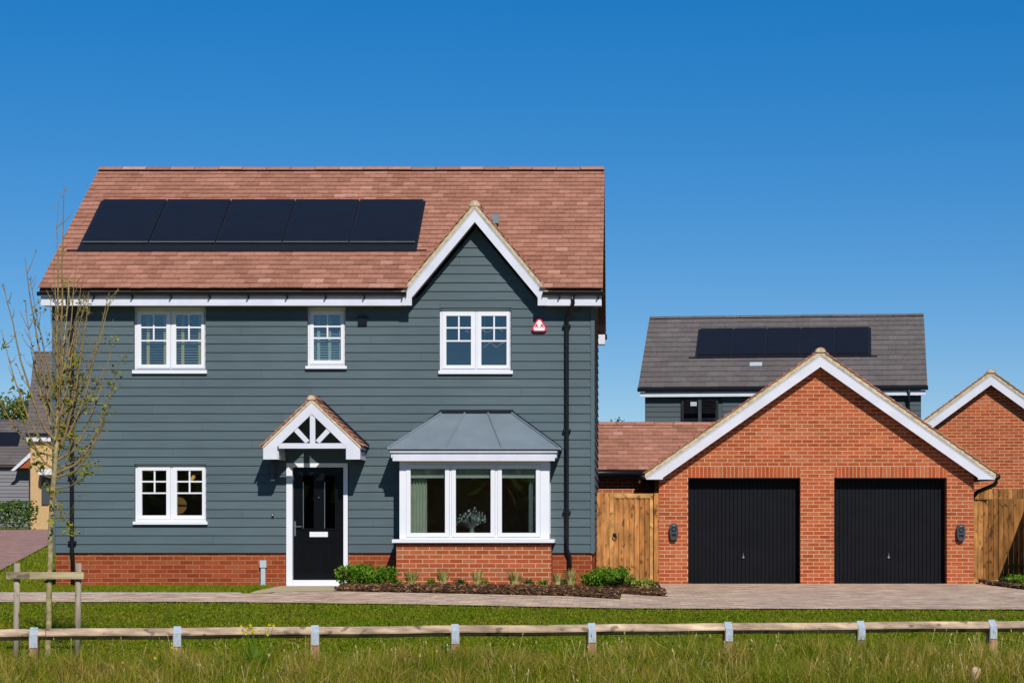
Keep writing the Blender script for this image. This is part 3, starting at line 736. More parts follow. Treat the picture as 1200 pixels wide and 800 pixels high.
# ---- porch canopy
pY = 35.2
XP = lambda p: W(p, 0, pY)[0]; ZP = lambda p: W(0, p, pY)[1]
pcx = XP(365.2); pz = ZP(467.0); phw = pcx-XP(307.5); ptan = (ZP(467.0)-ZP(522.5))/phw
porch = part('porch_canopy', 'fascia', house, (XP(406), XP(422), pY+.04, YW-.03, ZP(538), ZP(538)+.14), (XP(309.5), XP(326), pY+.04, YW-.03, ZP(538), ZP(538)+.14))
for sg in (-1, 1):
    b = .20; o1 = pz-.055
    ex = abs(XP(422)-pcx); fi = ex-(XP(326)-XP(309.5)); fzz = ZP(538)
    MB().xz([(pcx, o1), (pcx+sg*ex, o1-ptan*ex), (pcx+sg*ex, fzz), (pcx+sg*fi, fzz), (pcx+sg*fi, o1-b-ptan*fi), (pcx, o1-b)], pY, pY+.04).build('barge_board', 'fascia', porch)
    MB().xz([(pcx, pz), (pcx+sg*phw, pz-ptan*phw), (pcx+sg*phw, pz-ptan*phw-.045), (pcx, pz-.055)], pY-.012, pY+.06).build('verge_mortar', 'verge', porch)
    ca = math.cos(math.atan(ptan)); sa = math.sin(math.atan(ptan)); V = Vector((-sg*ca, 0, sa)); N = Vector((sg*sa, 0, ca))
    MB().xz([(pcx, pz-.005), (pcx+sg*phw, pz-.005-ptan*phw), (pcx+sg*phw, pz-.06-ptan*phw), (pcx, pz-.06)], pY+.061, YW-.03).build('canopy_deck', 'fascia', porch)
    T = Pieces(porch, 'canopy_tile', 'tile')
    lay_tiles(T, (pcx+sg*(phw+.02), pY-.02, pz-ptan*(phw+.02)), (0, 1, 0), V, N, .80, (phw+.02)/ca, .2, .125, None, .017, .034); T.finish(60, 'canopy_tiles')
    # lead flashing where the tiles meet the wall
    MB().xz([(pcx, pz+.10), (pcx+sg*(phw+.05), pz+.10-ptan*(phw+.05)), (pcx+sg*(phw+.05), pz+.03-ptan*(phw+.05)), (pcx, pz+.03)], YW-.05, YW-.032).build('flashing', 'black', porch)
    MB().xz([(pcx+sg*fi, o1-b-ptan*fi), (pcx+sg*ex, fzz), (pcx+sg*fi, fzz)], pY+.041, YW-.031).build('side_bracket', 'fascia', porch)
tz1, tz0 = ZP(519), ZP(525.2)
part('tie_beam', 'fascia', porch, (XP(326.5), XP(405.2), pY+.005, pY+.075, tz0, tz1))
part('king_post', 'fascia', porch, (XP(363), XP(369.2), pY+.012, pY+.07, tz1+.001, pz-.2))
for sg in (-1, 1):
    a = (XP(366)+sg*.06, tz1+.001); b = (XP(366)+sg*.285, tz1+.235); d = .030
    MB().xz([(a[0]-sg*d*.3, a[1]+.04), (a[0]+sg*d*2, a[1]), (b[0]+sg*d, b[1]-d), (b[0]-sg*d, b[1]+d)], pY+.014, pY+.068).build('strut', 'fascia', porch)
ridge_y(porch, pcx, pY-.03, YW-.04, pz+.065, .4, 'tile', .085, .075, 'canopy_ridge_tile')

# ---- bay window
bY = 35.40
XB = lambda p: W(p, 0, bY)[0]; ZB = lambda p: W(0, p, bY)[1]
bwall = part('bay_wall', 'mortar', house, (bay_x0+.004, bay_x1-.004, bY+.006, bY+.24, -.3, ZB(634)-.002), (bay_x0+.004, bay_x0+.24, bY+.241, YW-.002, -.3, ZB(634)-.002), (bay_x1-.24, bay_x1-.004, bY+.241, YW-.002, -.3, ZB(634)-.002))
B2 = Pieces(bwall, 'brick', 'brick')
H_ = ZB(635.5)+.10
lay_bricks(B2, (bay_x0, bY+.006, -.10), (1, 0, 0), (0, 0, 1), (0, -1, 0), bay_x1-bay_x0, H_)
B2.finish(100, 'brickwork')
B3 = Pieces(bwall, 'side_brick', 'brick')
lay_bricks(B3, (bay_x1-.004, bY+.01, -.10), (0, 1, 0), (0, 0, 1), (1, 0, 0), .58, H_)
lay_bricks(B3, (bay_x0+.004, bY+.01, -.10), (0, 1, 0), (0, 0, 1), (-1, 0, 0), .58, H_); B3.finish(0, 'side_brickwork')
bw = part('bay_window', 'white', house, (XB(460), XB(650), bY-.09, bY+.2, ZB(635.5), ZB(631.5)))   # the sill board carries the frames
gls = [(XB(481), XB(521.5)), (XB(534), XB(575)), (XB(588), XB(628))]
gz0, gz1 = ZB(624), ZB(549)
fx0, fx1 = XB(468), XB(643.8); ft, fb = ZB(541), ZB(631.4)
cells = [(a-.075, b+.075, gz0-.075, gz1+.075) for a, b in gls]
bars('bay_frame', 'white', bw, (fx0, fx1, fb, ft), cells, bY+.02, bY+.10)
for (a, b), c in zip(gls, cells):
    bars('sash', 'white', bw, (c[0]+.004, c[1]-.004, c[2]+.004, c[3]-.004), [(a, b, gz0, gz1)], bY+.006, bY+.08)
    MB().box(a-.01, b+.01, bY+.04, bY+.046, gz0-.01, gz1+.01).build('pane', 'glass', bw)
for xa, xb in ((fx0, fx0+.08), (fx1-.08, fx1)):
    part('side_frame', 'white', bw, (xa, xb, bY+.101, bY+.17, fb, ft), (xa, xb, YW-.09, YW-.002, fb, ft), (xa, xb, bY+.17, YW-.09, fb, fb+.09), (xa, xb, bY+.17, YW-.09, ft-.09, ft))
    part('side_pane', 'glass', bw, (xa+.03, xa+.036, bY+.17, YW-.09, fb+.09, ft-.09))
part('side_sill', 'white', bw, (XB(460), XB(460)+.2, bY+.2, YW-.03, ZB(635.5), ZB(631.5)), (XB(650)-.2, XB(650), bY+.2, YW-.03, ZB(635.5), ZB(631.5)))
# roof of the bay
eY = 35.18
ex0, ex1 = W(453.6, 0, eY)[0], W(656.3, 0, eY)[0]; ez = W(0, 525.5, eY)[1]
tx0, tx1, tzz = W(517, 0, 35.96)[0], W(599.5, 0, 35.96)[0], W(0, 484, 35.96)[1]
broof = part('bay_roof', 'fascia', house, (ex0+.06, ex1-.06, eY+.06, YW-.035, ez-.15, ez-.062))
part('cornice', 'fascia', broof, (ex0+.09, ex1-.09, eY+.03, eY+.059, ez-.205, ez-.105)); part('cornice_top', 'fascia', broof, (ex0+.05, ex1-.05, eY+.015, YW-.035, ez-.061, ez-.032))
part('head_board', 'white', broof, (fx0-.005, fx1+.005, bY+.012, bY+.1, ft+.001, ez-.151))
part('bay_soffit', 'soffit', broof, (ex0+.09, ex1-.09, eY+.06, YW-.035, ez-.165, ez-.151))
def slab(vs, mat, nm, t=.03):
    vs = [Vector(v) for v in vs]; n = (vs[1]-vs[0]).cross(vs[2]-vs[0]).normalized()*t; k = len(vs)
    return MB().add(vs+[v-n for v in vs], [tuple(range(k)), tuple(range(2*k-1, k-1, -1))]+[(i, k+i, k+(i+1) % k, (i+1) % k) for i in range(k)]).build(nm, mat, broof)
wy = YW-.034
A, Bq, C, D = (ex0, eY, ez), (ex1, eY, ez), (tx1, wy, tzz), (tx0, wy, tzz)
slab([A, Bq, C, D], 'lead', 'roof_sheet'); slab([Bq, (ex1, wy, ez), C], 'lead', 'roof_sheet'); slab([(ex0, wy, ez), A, D], 'lead', 'roof_sheet')
def roll(p, q, r=.017): MB().tube([Vector(p)+Vector((0, -.004, .006)), Vector(q)+Vector((0, -.004, .006))], r, 8).build('roll_seam', 'lead', broof)
roll(A, D); roll(Bq, C)
for t in (.335, .665):
    roll([A[i]+(Bq[i]-A[i])*t for i in range(3)], [D[i]+(C[i]-D[i])*t for i in range(3)])
roll((ex0, eY, ez-.008), (ex1, eY, ez-.008), .02); roll((ex1, eY, ez-.008), (ex1, wy, ez-.008), .02)
fl = MB(); fl.xz([(tx0-.02, tzz-.02), (tx1+.02, tzz-.02), (tx1+.03, tzz+.06), (tx0-.03, tzz+.06)], wy-.012, wy-.001)
for p, q in ((D, (ex0, wy, ez)), (C, (ex1, wy, ez))): fl.xz([(p[0], p[2]), (q[0], q[2]), (q[0], q[2]+.06), (p[0], p[2]+.06)], wy-.011, wy-.002)
fl.build('flashing', 'black', broof)

# ---- small fittings on the house
a = wr(419.5, 369.5, 430, 381, 35.95)
vt = part('air_vent', 'black', house, (a[0], a[1], YW-.06, YW-.01, a[2], a[3]))
for k in range(5): part('louvre', 'black', vt, (a[0]+.01, a[1]-.01, YW-.072, YW-.061, a[2]+.015+k*.03, a[2]+.03+k*.03))
a = wr(305, 656, 312.6, 664.5, 35.97); b = wr(306, 664.5, 311.3, 684, 35.97)
du = part('cable_duct', 'pale_plastic', house, (a[0], a[1], YW-.09, YW-.001, a[2], a[3])); part('duct_tube', 'pale_plastic', du, (b[0], b[1], YW-.07, YW-.001, -.02, b[3]))
bx, bz = W(319.4, 603.5, 35.95); db = thing('doorbell', 'tiny black doorbell button beside the front door', 'doorbell', (bx, YW-.022, bz-.03)); part('case', 'black', db, (bx-.016, bx+.016, YW-.05, YW-.02, bz-.035, bz+.03)); MB().tube([(bx, YW-.058, bz+.008), (bx, YW-.05, bz+.008)], .010, 10).build('button', 'white', db)
lx, lz = W(319.5, 552.5, 35.9)
wl = thing('wall_lantern', 'black cylinder wall lamp in the shadow of the porch', 'wall lamp', (lx, YW-.02, lz-.14))
MB().tube([(lx, YW-.1, lz-.13), (lx, YW-.1, lz+.13)], .042, 16).build('lamp_body', 'charger', wl, False)
part('bracket', 'black', wl, (lx-.03, lx+.03, YW-.07, YW-.02, lz-.05, lz+.05)); MB().tube([(lx, YW-.1, lz-.16), (lx, YW-.1, lz-.131)], .036, 16).build('lens', 'pale_plastic', wl)
# alarm box
ax, az = W(632, 381, 35.93)
al = thing('alarm_box', 'triangular red and white burglar alarm box on the boards', 'alarm box', (ax, YW-.02, az-.12))
def tri(r, cx=ax, cz=az-.02, k=.36):
    pts = []; c = [(cx+r*math.cos(t), cz+r*math.sin(t)) for t in (R(90), R(210), R(330))]
    for i in range(3):
        p, a, b = c[i], c[i-1], c[(i+1) % 3]
        pts += [(p[0]+(a[0]-p[0])*k*.62, p[1]+(a[1]-p[1])*k*.62), (p[0]+((a[0]+b[0])/2-p[0])*k*.42, p[1]+((a[1]+b[1])/2-p[1])*k*.42), (p[0]+(b[0]-p[0])*k*.62, p[1]+(b[1]-p[1])*k*.62)]
    return pts
MB().xz(tri(.185), YW-.085, YW-.02).build('case', 'red', al); MB().xz(tri(.143, ax, az-.022), YW-.094, YW-.0855).build('face', 'white', al)
for sg in (-1, 1):
    cu = bpy.data.curves.new('letter', 'FONT'); cu.body = 'A'; cu.size = .085; cu.extrude = .002; cu.align_x = 'CENTER'; cu.offset = .003
    to = bpy.data.objects.new('tmp', cu); COL.objects.link(to); dg = bpy.context.evaluated_depsgraph_get()
    me = bpy.data.meshes.new_from_object(to.evaluated_get(dg)); bpy.data.objects.remove(to)
    me.transform(Matrix.Translation(Vector((ax+sg*.047, YW-.0965, az-.04))-off(al)) @ Matrix.Rotation(R(90), 4, 'X'))
    me.materials.clear(); me.materials.append(M['red']); lo = bpy.data.objects.new('letter', me); COL.objects.link(lo); lo.parent = al

# ---- blinds and things seen through the panes
def venetian(x0, x1, z0, z1, n, tapes, label, mat, tilt=.5, Y=YW+.17):
    t = thing('venetian_blind', label, 'blind', ((x0+x1)/2, Y, z0), group=None)
    part('head_rail', 'white', t, (x0, x1, Y-.03, Y+.03, z1, z1+.04))
    cs = (z1-z0)/n
    for i in range(n):
        zz = z0+cs*(i+.5); o = bpy.data.objects.new('slat', unit('blind')); COL.objects.link(o); o.parent = t
        o.matrix_basis = Matrix.Translation(-off(t)) @ frame_m(((x0+x1)/2, Y, zz), Vector((1, 0, 0)), Vector((0, math.cos(tilt), math.sin(tilt))), Vector((0, -math.sin(tilt), math.cos(tilt))), x1-x0, .034, .003)
    for a in tapes: part('tape', mat, t, (a-.026, a+.026, Y-.034, Y-.031, z0, z1))
venetian(X(164), X(196.5), Z(428), Z(366), 20, [X(172.3), X(192.3)], 'slatted blind with yellow tapes in left casement of upstairs window', 'tape', .2)
venetian(X(205), X(237), Z(428), Z(366), 20, [X(213), X(233)], 'slatted blind with yellow tapes in right casement of upstairs window', 'tape', .35)
venetian(X(366.5), X(400.5), Z(424), Z(366), 20, [X(372.5), X(385.5), X(398.5)], 'white slatted blind in narrow single upstairs window', 'tape_pale', .55)
for i, (a, b) in enumerate(gls):
    nm = ['left', 'middle', 'right'][i]
    rb = thing('roller_blind', 'cream roller blind pulled up at top of %s bay pane' % nm, 'roller blind', ((a+b)/2, bY+.16, gz1-.12))
    part('blind_fabric', 'cream', rb, (a-.02, b+.02, bY+.108, bY+.112, gz1-.14, gz1+.03)); MB().tube([(a-.02, bY+.112, gz1-.145), (b+.02, bY+.112, gz1-.145)], .016, 8).build('bottom_bar', 'white', rb)
def curtain(x0, x1, z0, z1, Y, mat, label):
    m = MB(); n = 24; t = thing('curtain', label, 'curtain', ((x0+x1)/2, Y, z0))
    for k in range(n+1):
        x = x0+(x1-x0)*k/n; y = Y+.03*math.sin(k*1.6); m.v += [(x, y, z0), (x, y, z1)]
    for k in range(n): m.f.append((2*k, 2*k+2, 2*k+3, 2*k+1))
    m.build('curtain_fabric', mat, t, True); MB().tube([(x0-.05, Y, z1+.01), (x1+.05, Y, z1+.01)], .012, 8).build('rail', 'white', t)
curtain(XB(477), XB(499), .75, 2.0, bY+.22, 'cream', 'cream curtain at left side of the bay')
curtain(XB(619), XB(634), .75, 2.0, bY+.22, 'curtain', 'grey curtain at right side of the bay')
cx, cz = W(553, 607, bY+.35)
sv = thing('ornament', 'silver leafy twig ornament standing inside the bay window', 'ornament', (cx, bY+.35, ZB(631.4)))
mm = MB(); lf = MB()
for i in range(46):
    t = random.uniform(-.15, math.pi+.15); r = random.uniform(.08, .245); y = bY+.35+random.uniform(-.08, .08)
    p = Vector((cx+r*math.cos(t), y, cz-.06+r*math.sin(t)*.85)); q = Vector((cx, bY+.35, cz-.2))
    mm.tube([q, (q+p)/2+Vector((random.uniform(-.03, .03), 0, .03)), p], .0032, 4, False)
    for k in range(5): lf.leaf(p+Vector((random.uniform(-.04, .04), random.uniform(-.02, .02), random.uniform(-.04, .04))), Vector((random.uniform(-.02, .02), 0, .012)), Vector((.01, .004, random.uniform(.01, .03))))
mm.build('twigs', 'silver', sv); tag(lf.build('leaves', 'silver', sv), kind='stuff')
MB().tube([(cx, bY+.35, ZB(631.4)), (cx, bY+.35, ZB(631.4)+.06), (cx, bY+.35, cz-.18)], [.06, .075, .03], 14).build('vase', 'silver', sv, True)
part('inner_sill', 'white', bw, (fx0+.1, fx1-.1, bY+.105, YW-.01, ZB(635.5), ZB(631.5)-.003))
cx, cz = W(209, 592, YW+.36); gd = thing('wall_disc', 'round copper coloured mirror inside the ground floor window', 'mirror', (cx, YW+.36, cz-.2))
MB().tube([(cx, YW+.34, cz), (cx, YW+.36, cz)], .15, 32).build('disc', 'gold', gd); part('cord', 'gold', gd, (cx-.004, cx+.004, YW+.345, YW+.35, cz+.14, 2.59))
for (px, py) in ((226.6, 558.7), (224.6, 561.2)):
    a, b = W(px, py, YW+1.3); t = thing('pendant_lamp', 'glowing %s pendant bulb inside the ground floor window' % ('upper' if py < 560 else 'lower'), 'pendant lamp', (a, YW+1.3, b-.03))
    MB().tube([(a, YW+1.3, b-.035+.07*k/6) for k in range(7)], [.008, .024, .032, .035, .032, .024, .008], 12).build('bulb', 'bulb_glass', t, True); MB().tube([(a, YW+1.3, b+.03), (a, YW+1.3, 2.59)], .004, 6).build('flex', 'black', t)
t = thing('paper_garland', 'twisted peach coloured garland hanging inside the gable window', 'garland', (X(580), YW+.24, 3.0))
for (q, y0) in ((387, 0), (404, 1)):
    mm = MB(); pts = []
    for k in range(30):
        u = k/29; px = (545 if y0 == 0 else 566)+(44 if y0 == 0 else 30)*u; a, b = W(px, q+2.3*math.sin(u*13+y0), YW+.24); pts.append((a, YW+.24+.03*math.cos(u*13), b))
    mm.tube(pts, .010, 6).build('garland', 'chain', t, True)
    MB().tube([pts[2], (pts[2][0], pts[2][1], 4.95)], .002, 4).build('thread', 'white', t)

# ------------------------------------------------------------------ the double garage
gY = 41.0; GB = -.11
gar = thing('double_garage', 'red brick double garage with white gable and two black doors', 'garage', (3.84, 43.9, GB))
g0, g1 = W(772, 0, gY)[0], W(1141.2, 0, gY)[0]
gc = W(960, 0, gY)[0]; gtan = math.tan(R(35.1)); gzp = W(0, 410.5, gY-.25)[1]
gd = [(W(806.2, 0, gY)[0], W(938, 0, gY)[0]), (W(977.5, 0, gY)[0], W(1109.7, 0, gY)[0])]
stop = GB-.075+32*.075; dtop = stop-.225
gev = gzp-gtan*(gc-g0)      # roof line above the side walls
m = MB()
for (a, b, c, d) in rects_minus(g0+.004, g1-.004, GB-.3, gev-.24, [(p, q, GB-.02, dtop) for p, q in gd]): m.box(a, b, gY+.006, gY+.36, c, d)
m.xz([(g0+.004, gev-.24), (g1-.004, gev-.24), (g1-.004, gev-.18), (gc, gzp-.18), (g0+.004, gev-.18)], gY+.006, gY+.36)
m.box(g0+.004, g0+.2, gY+.36, gY+6, GB-.3, gev-.2); m.box(g1-.2, g1-.004, gY+.36, gY+6, GB-.3, gev-.2)
m.xz([(g0+.004, GB-.3), (g1-.004, GB-.3), (g1-.004, gev-.2), (gc, gzp-.2), (g0+.004, gev-.2)], gY+5.8, gY+6)
gwall = m.build('wall', 'mortar', gar)
BP = Pieces(gwall, 'brick', 'brick')
L = g1-g0; HH = gzp-GB-.2
lay_bricks(BP, (g0, gY+.006, GB-.075), (1, 0, 0), (0, 0, 1), (0, -1, 0), L, HH+.075, [(p-g0, q-g0, -1, stop-GB+.075) for p, q in gd],
           [(gtan, 1, gzp-.2-GB+.075+gtan*(gc-g0)), (-gtan, 1, gzp-.2-GB+.075-gtan*(gc-g0))])
for p, q in gd:            # soldier course over each door
    n = round((q-p)/.075); st = (q-p)/n
    for i in range(n):
        pr = .004+random.uniform(-.001, .002)
        BP.put(frame_m((p+st*(i+.5), gY+.006-(pr-.03)/2, (dtop+stop)/2-.004), Vector((1, 0, 0)), Vector((0, 0, 1)), Vector((0, -1, 0)), st-.010, stop-dtop-.008, pr+.03), .216)
BP.finish(295, 'brickwork')
BS = Pieces(gwall, 'side_brick', 'brick')
lay_bricks(BS, (g0+.004, gY+.01, GB-.075), (0, 1, 0), (0, 0, 1), (-1, 0, 0), 5.95, gev-.2-GB+.075)
for p, q in gd:
    lay_bricks(BS, (q, gY+.01, GB-.075), (0, 1, 0), (0, 0, 1), (-1, 0, 0), .26, dtop-GB+.075); lay_bricks(BS, (p, gY+.01, GB-.075), (0, 1, 0), (0, 0, 1), (1, 0, 0), .26, dtop-GB+.075)
BS.finish(0, 'side_brickwork')
for (p, q), nm in zip(gd, 'lr'):
    Yd = gY+.275
    d = part('garage_door', 'garage_door', gar, (p, p+.05, Yd-.01, Yd+.06, GB+.01, dtop), (q-.05, q, Yd-.01, Yd+.06, GB+.01, dtop), (p+.05, q-.05, Yd-.01, Yd+.06, dtop-.05, dtop))
    part('lintel', 'black', gar, (p+.001, q-.001, gY-.001, gY+.25, dtop-.014, dtop-.001))
    n = 27; st = (q-p-.1)/n
    for i in range(n):
        x = p+.05+st*i
        MB().xz([(x+.005, GB+.035), (x+st-.005, GB+.035), (x+st-.005, dtop-.052), (x+.005, dtop-.052)], Yd-.004-random.uniform(0, .003), Yd+.02).build('panel', 'garage_door', d)
    part('door_back', 'garage_door', d, (p+.05, q-.05, Yd+.021, Yd+.03, GB+.03, dtop-.05)); part('bottom_seal', 'black', d, (p+.05, q-.05, Yd-.004, Yd+.02, GB+.012, GB+.034))
    hx, hz = W(871 if nm == 'l' else 1041.3, 650.5, Yd)
    MB().tube([(hx, Yd-.02, hz-.04), (hx, Yd-.03, hz), (hx, Yd-.02, hz+.045)], [.014, .010, .008], 8).tube([(hx, Yd-.035, hz-.035), (hx, Yd-.001, hz-.035)], .022, 10).build('handle', 'steel', d)
ghw = gc-W(757, 0, gY-.25)[0]
gfoot = W(0, 561.5, gY-.25)[1]
barge(gar, gY-.25, gY, gc, gzp, gtan, ghw, gfoot, .33, .085, .235)
groof = MB()
for sg in (-1, 1):
    groof.xz([(gc, gzp-.012), (gc+sg*ghw, gzp-.012-gtan*ghw), (gc+sg*ghw, gzp-.07-gtan*ghw), (gc, gzp-.085)], gY-.18, gY+6.1)
groof = groof.build('roof', 'felt', gar)
for sg in (-1, 1):
    ca = math.cos(R(35.1)); sa = math.sin(R(35.1)); T = Pieces(groof, 'roof_tile', 'tile')
    lay_tiles(T, (gc+sg*(ghw+.03), gY-.285, gzp-gtan*(ghw+.03)), (0, 1, 0), (-sg*ca, 0, sa), (sg*sa, 0, ca), 6.3, (ghw+.03)/ca, .225, .177, None, .017, .034); T.finish(24 if sg < 0 else 24, 'roof_tiles')
ridge_y(groof, gc, gY-.29, gY+6.1, gzp+.06, .45, 'tile', .11, .085, 'ridge_tile')
for sg in (-1, 1):
    xx = gc+sg*(ghw+.06); zz = gzp-gtan*ghw-.07
    g = MB().tube([(xx, gY-.22, zz), (xx, gY+6, zz)], .058, 10).build('gutter', 'black', gar, True)
xx = gc+(ghw+.06); zz = gzp-gtan*ghw-.1; wx = g1+.06
pipe([(xx, gY-.12, zz), (xx-.01, gY-.12, zz-.07), (xx-.05, gY-.09, zz-.13), (wx+.06, gY+.3, zz-.26), (wx, gY+.44, zz-.36), (wx, gY+.46, zz-.6), (wx, gY+.46, GB)], .042, gar, [])
# chargers
for (px, py), lab in (((789.6, 623), 'grey oval car charger beside the timber gate'), ((1126, 624), 'grey oval car charger on the pier beside the close board fence')):
    x, z = W(px, py, gY-.05); t = thing('car_charger', lab, 'car charger', (x, gY, z-.17), group='car chargers on the garage front')
    def oval(w, h, n=28, ex=2.8, dx=0, dz=0):
        return [(x+dx+w*math.copysign(abs(math.cos(a))**(2/ex), math.cos(a)), z+dz+h*math.copysign(abs(math.sin(a))**(2/ex), math.sin(a))*(1) ) for a in [2*math.pi*k/n for k in range(n)]]
    MB().xz(oval(.088, .168), gY-.075, gY+.0).build('case', 'charger', t); MB().xz(oval(.079, .157), gY-.10, gY-.076).build('cover', 'charger', t)
    MB().xz(oval(.05, .052, 24, 2, 0, .055), gY-.108, gY-.1005).build('socket', 'black', t); MB().xz(oval(.028, .03, 20, 2, 0, .055), gY-.114, gY-.1085).build('socket_cap', 'charger', t)
    MB().xz([(x-.045, z-.08), (x+.045, z-.08), (x+.045, z-.035), (x-.045, z-.035)], gY-.106, gY-.1005).build('display', 'black', t)
    MB().xz([(x-.018, z+.125), (x+.018, z+.125), (x+.018, z+.133), (x-.018, z+.133)], gY-.103, gY-.1005).build('status_light', 'pale_plastic', t)

# ------------------------------------------------------------------ gate and close board fences
qY = 41.02
ga = thing('timber_gate', 'closed orange-brown timber side gate between house and garage', 'gate', (.25, qY, GB))
XQ = lambda p: W(p, 0, qY)[0]; ZQ = lambda p: W(0, p, qY)[1]
def boards(parent, x0, x1, z0, z1, w_, Y, mat, th=.018, nm='board'):
    n = max(1, round((x1-x0)/w_)); st = (x1-x0)/n
    for i in range(n):
        a, b = x0+st*i+.004, x0+st*(i+1)-.004; j = random.uniform(-.006, .006)
        MB().poly((0, Y, 0), (1, 0, 0), (0, 0, 1), (0, -1, 0), [(a, z0), (b, z0), (b, z1+j), (a, z1+j)], -th, lambda aa, bb, a=a, b=b: .002+.022*(b-aa)/(b-a)).build(nm, mat, parent)
part('gate_post', 'gatewood', ga, (XQ(766.3), g0-.004, qY-.05, qY+.06, GB-.1, ZQ(577.5)))
part('gate_post', 'gatewood', ga, (XQ(699), XQ(703), qY-.04, qY+.06, GB-.1, ZQ(577.5)))
boards(ga, XQ(703), XQ(714.5), GB+.02, ZQ(578), .1, qY, 'gatewood', nm='infill_board')
part('gate_stile', 'gateframe', ga, (XQ(714.5), XQ(719), qY-.035, qY+.03, GB+.04, ZQ(578)))
boards(ga, XQ(719), XQ(761.5), GB+.04, ZQ(583.4), .095, qY, 'gatewood')
part('gate_stile', 'gateframe', ga, (XQ(761.5), XQ(765.3), qY-.03, qY+.03, GB+.04, ZQ(578)))
part('gate_rail', 'gateframe', ga, (XQ(719)+.001, XQ(761.5)-.001, qY-.036, qY+.03, ZQ(583.4), ZQ(578)))
hx, hz = XQ(720.3), ZQ(627)
ring = [(hx+.04*math.sin(t), qY-.055, hz-.045+.04*math.cos(t)) for t in np.linspace(0, 2*math.pi, 17)]
MB().tube(ring, .008, 6).box(hx-.035, hx+.035, qY-.05, qY-.036, hz-.02, hz+.04).build('ring_handle', 'black', ga)
fb_ = thing('close_board_fence', 'brown close board fence beside the garage, shaded at one end', 'fence', (8.2, 41.3, -.1))
fY = 41.3; XF = lambda p: W(p, 0, fY)[0]; ZF = lambda p: W(0, p, fY)[1]
part('gravel_board', 'gateframe', fb_, (g1+.03, 9.6, fY-.03, fY+.02, -.12, ZF(679)))
boards(fb_, g1+.03, 9.6, ZF(679)+.002, ZF(584.5), .1, fY, 'fence')
part('fence_rail', 'fence', fb_, (g1+.03, 9.6, fY+.02, fY+.06, 1.0, 1.08), (g1+.03, 9.6, fY+.02, fY+.06, .2, .28))
f2 = thing('close_board_fence', 'taller brown fence whose top shows behind the shaded close board fence', 'fence', (8.2, 43.3, -.1))
boards(f2, g1+.1, 11, -.12, W(0, 573, 43.3)[1], .1, 43.3, 'fence'); part('fence_rail', 'fence', f2, (g1+.1, 11, 43.32, 43.37, .4, .48), (g1+.1, 11, 43.32, 43.37, 1.2, 1.28))
f3 = thing('close_board_fence', 'brown return fence running forward from the shaded close board fence', 'fence', (8.03, 40.2, -.1))
n = 24
for i in range(n):
    y = 38.9+i*.1; MB().box(8.02, 8.04, y+.002, y+.098, -.12, 1.46+random.uniform(-.005, .005)).build('board', 'fence', f3)
part('fence_rail', 'fence', f3, (8.041, 8.09, 38.9, 41.25, 1.0, 1.08), (8.041, 8.09, 38.9, 41.25, .2, .28))

# ------------------------------------------------------------------ garage behind the gate, garage on the right
rY = 46.2
rg = thing('rear_garage', 'low red tiled garage roof behind the timber gate', 'garage', (1.2, 49, GB))
rz = W(0, 551, rY-.3)[1]; rtan = .55; rdy = 2.0
rx0, rx1 = -2.2, 4.2
ref = MB().box(rx0, rx1, rY, rY+3.4, GB-.2, rz-.12)
for k in (rx0+.1, rx1-.1): pass
rwall = ref.build('wall', 'mortar', rg)
BQ = Pieces(rwall, 'brick', 'brick'); lay_bricks(BQ, (rx0, rY, GB), (1, 0, 0), (0, 0, 1), (0, -1, 0), rx1-rx0, rz-.12-GB); 
BQ.items = [t for t in BQ.items if t[2][2][3] > 1.3]; BQ.finish(120, 'brickwork')
ca = math.cos(math.atan(rtan)); sa = math.sin(math.atan(rtan))
rr = MB().poly((rx0-.1, 0, 0), (0, 1, 0), (0, 0, 1), (1, 0, 0), [(rY-.3, rz-.02), (rY-.3+rdy, rz+rtan*rdy-.02), (rY-.3+2*rdy, rz-.02), (rY-.3+2*rdy, rz-.1), (rY-.3+rdy, rz+rtan*rdy-.12), (rY-.3, rz-.1)], 0, rx1-rx0+.2).build('roof', 'felt', rg)
T = Pieces(rr, 'roof_tile', 'tile'); lay_tiles(T, (rx0-.1, rY-.32, rz-.01), (1, 0, 0), (0, ca, sa), (0, -sa, ca), rx1-rx0+.2, rdy/ca-.04, .225, .2); T.finish(290, 'roof_tiles')
ridge(rr, rx0-.1, rx1+.1, rY-.3+rdy, rz+rtan*rdy+.06, .45, 'tile')
part('fascia', 'black', rg, (rx0-.1, W(764, 0, rY)[0], rY-.27, rY-.24, rz-.17, rz-.03)); part('soffit', 'soffit', rg, (rx0-.1, rx1, rY-.239, rY-.001, rz-.16, rz-.145))
gx = W(757, 0, rY-.34)[0]
MB().tube([(rx0-.1, rY-.34, rz-.06), (gx+.12, rY-.34, rz-.06)], .062, 10).build('gutter', 'black', rg, True)
part('gutter_outlet', 'black', rg, (gx-.09, gx+.09, rY-.41, rY-.28, rz-.22, rz-.02))
pipe([(gx, rY-.34, rz-.18), (gx+.02, rY-.33, rz-.25), (gx+.22, rY-.12, rz-.42), (gx+.27, rY-.08, rz-.55), (gx+.27, rY-.08, GB)], .05, rg, [])

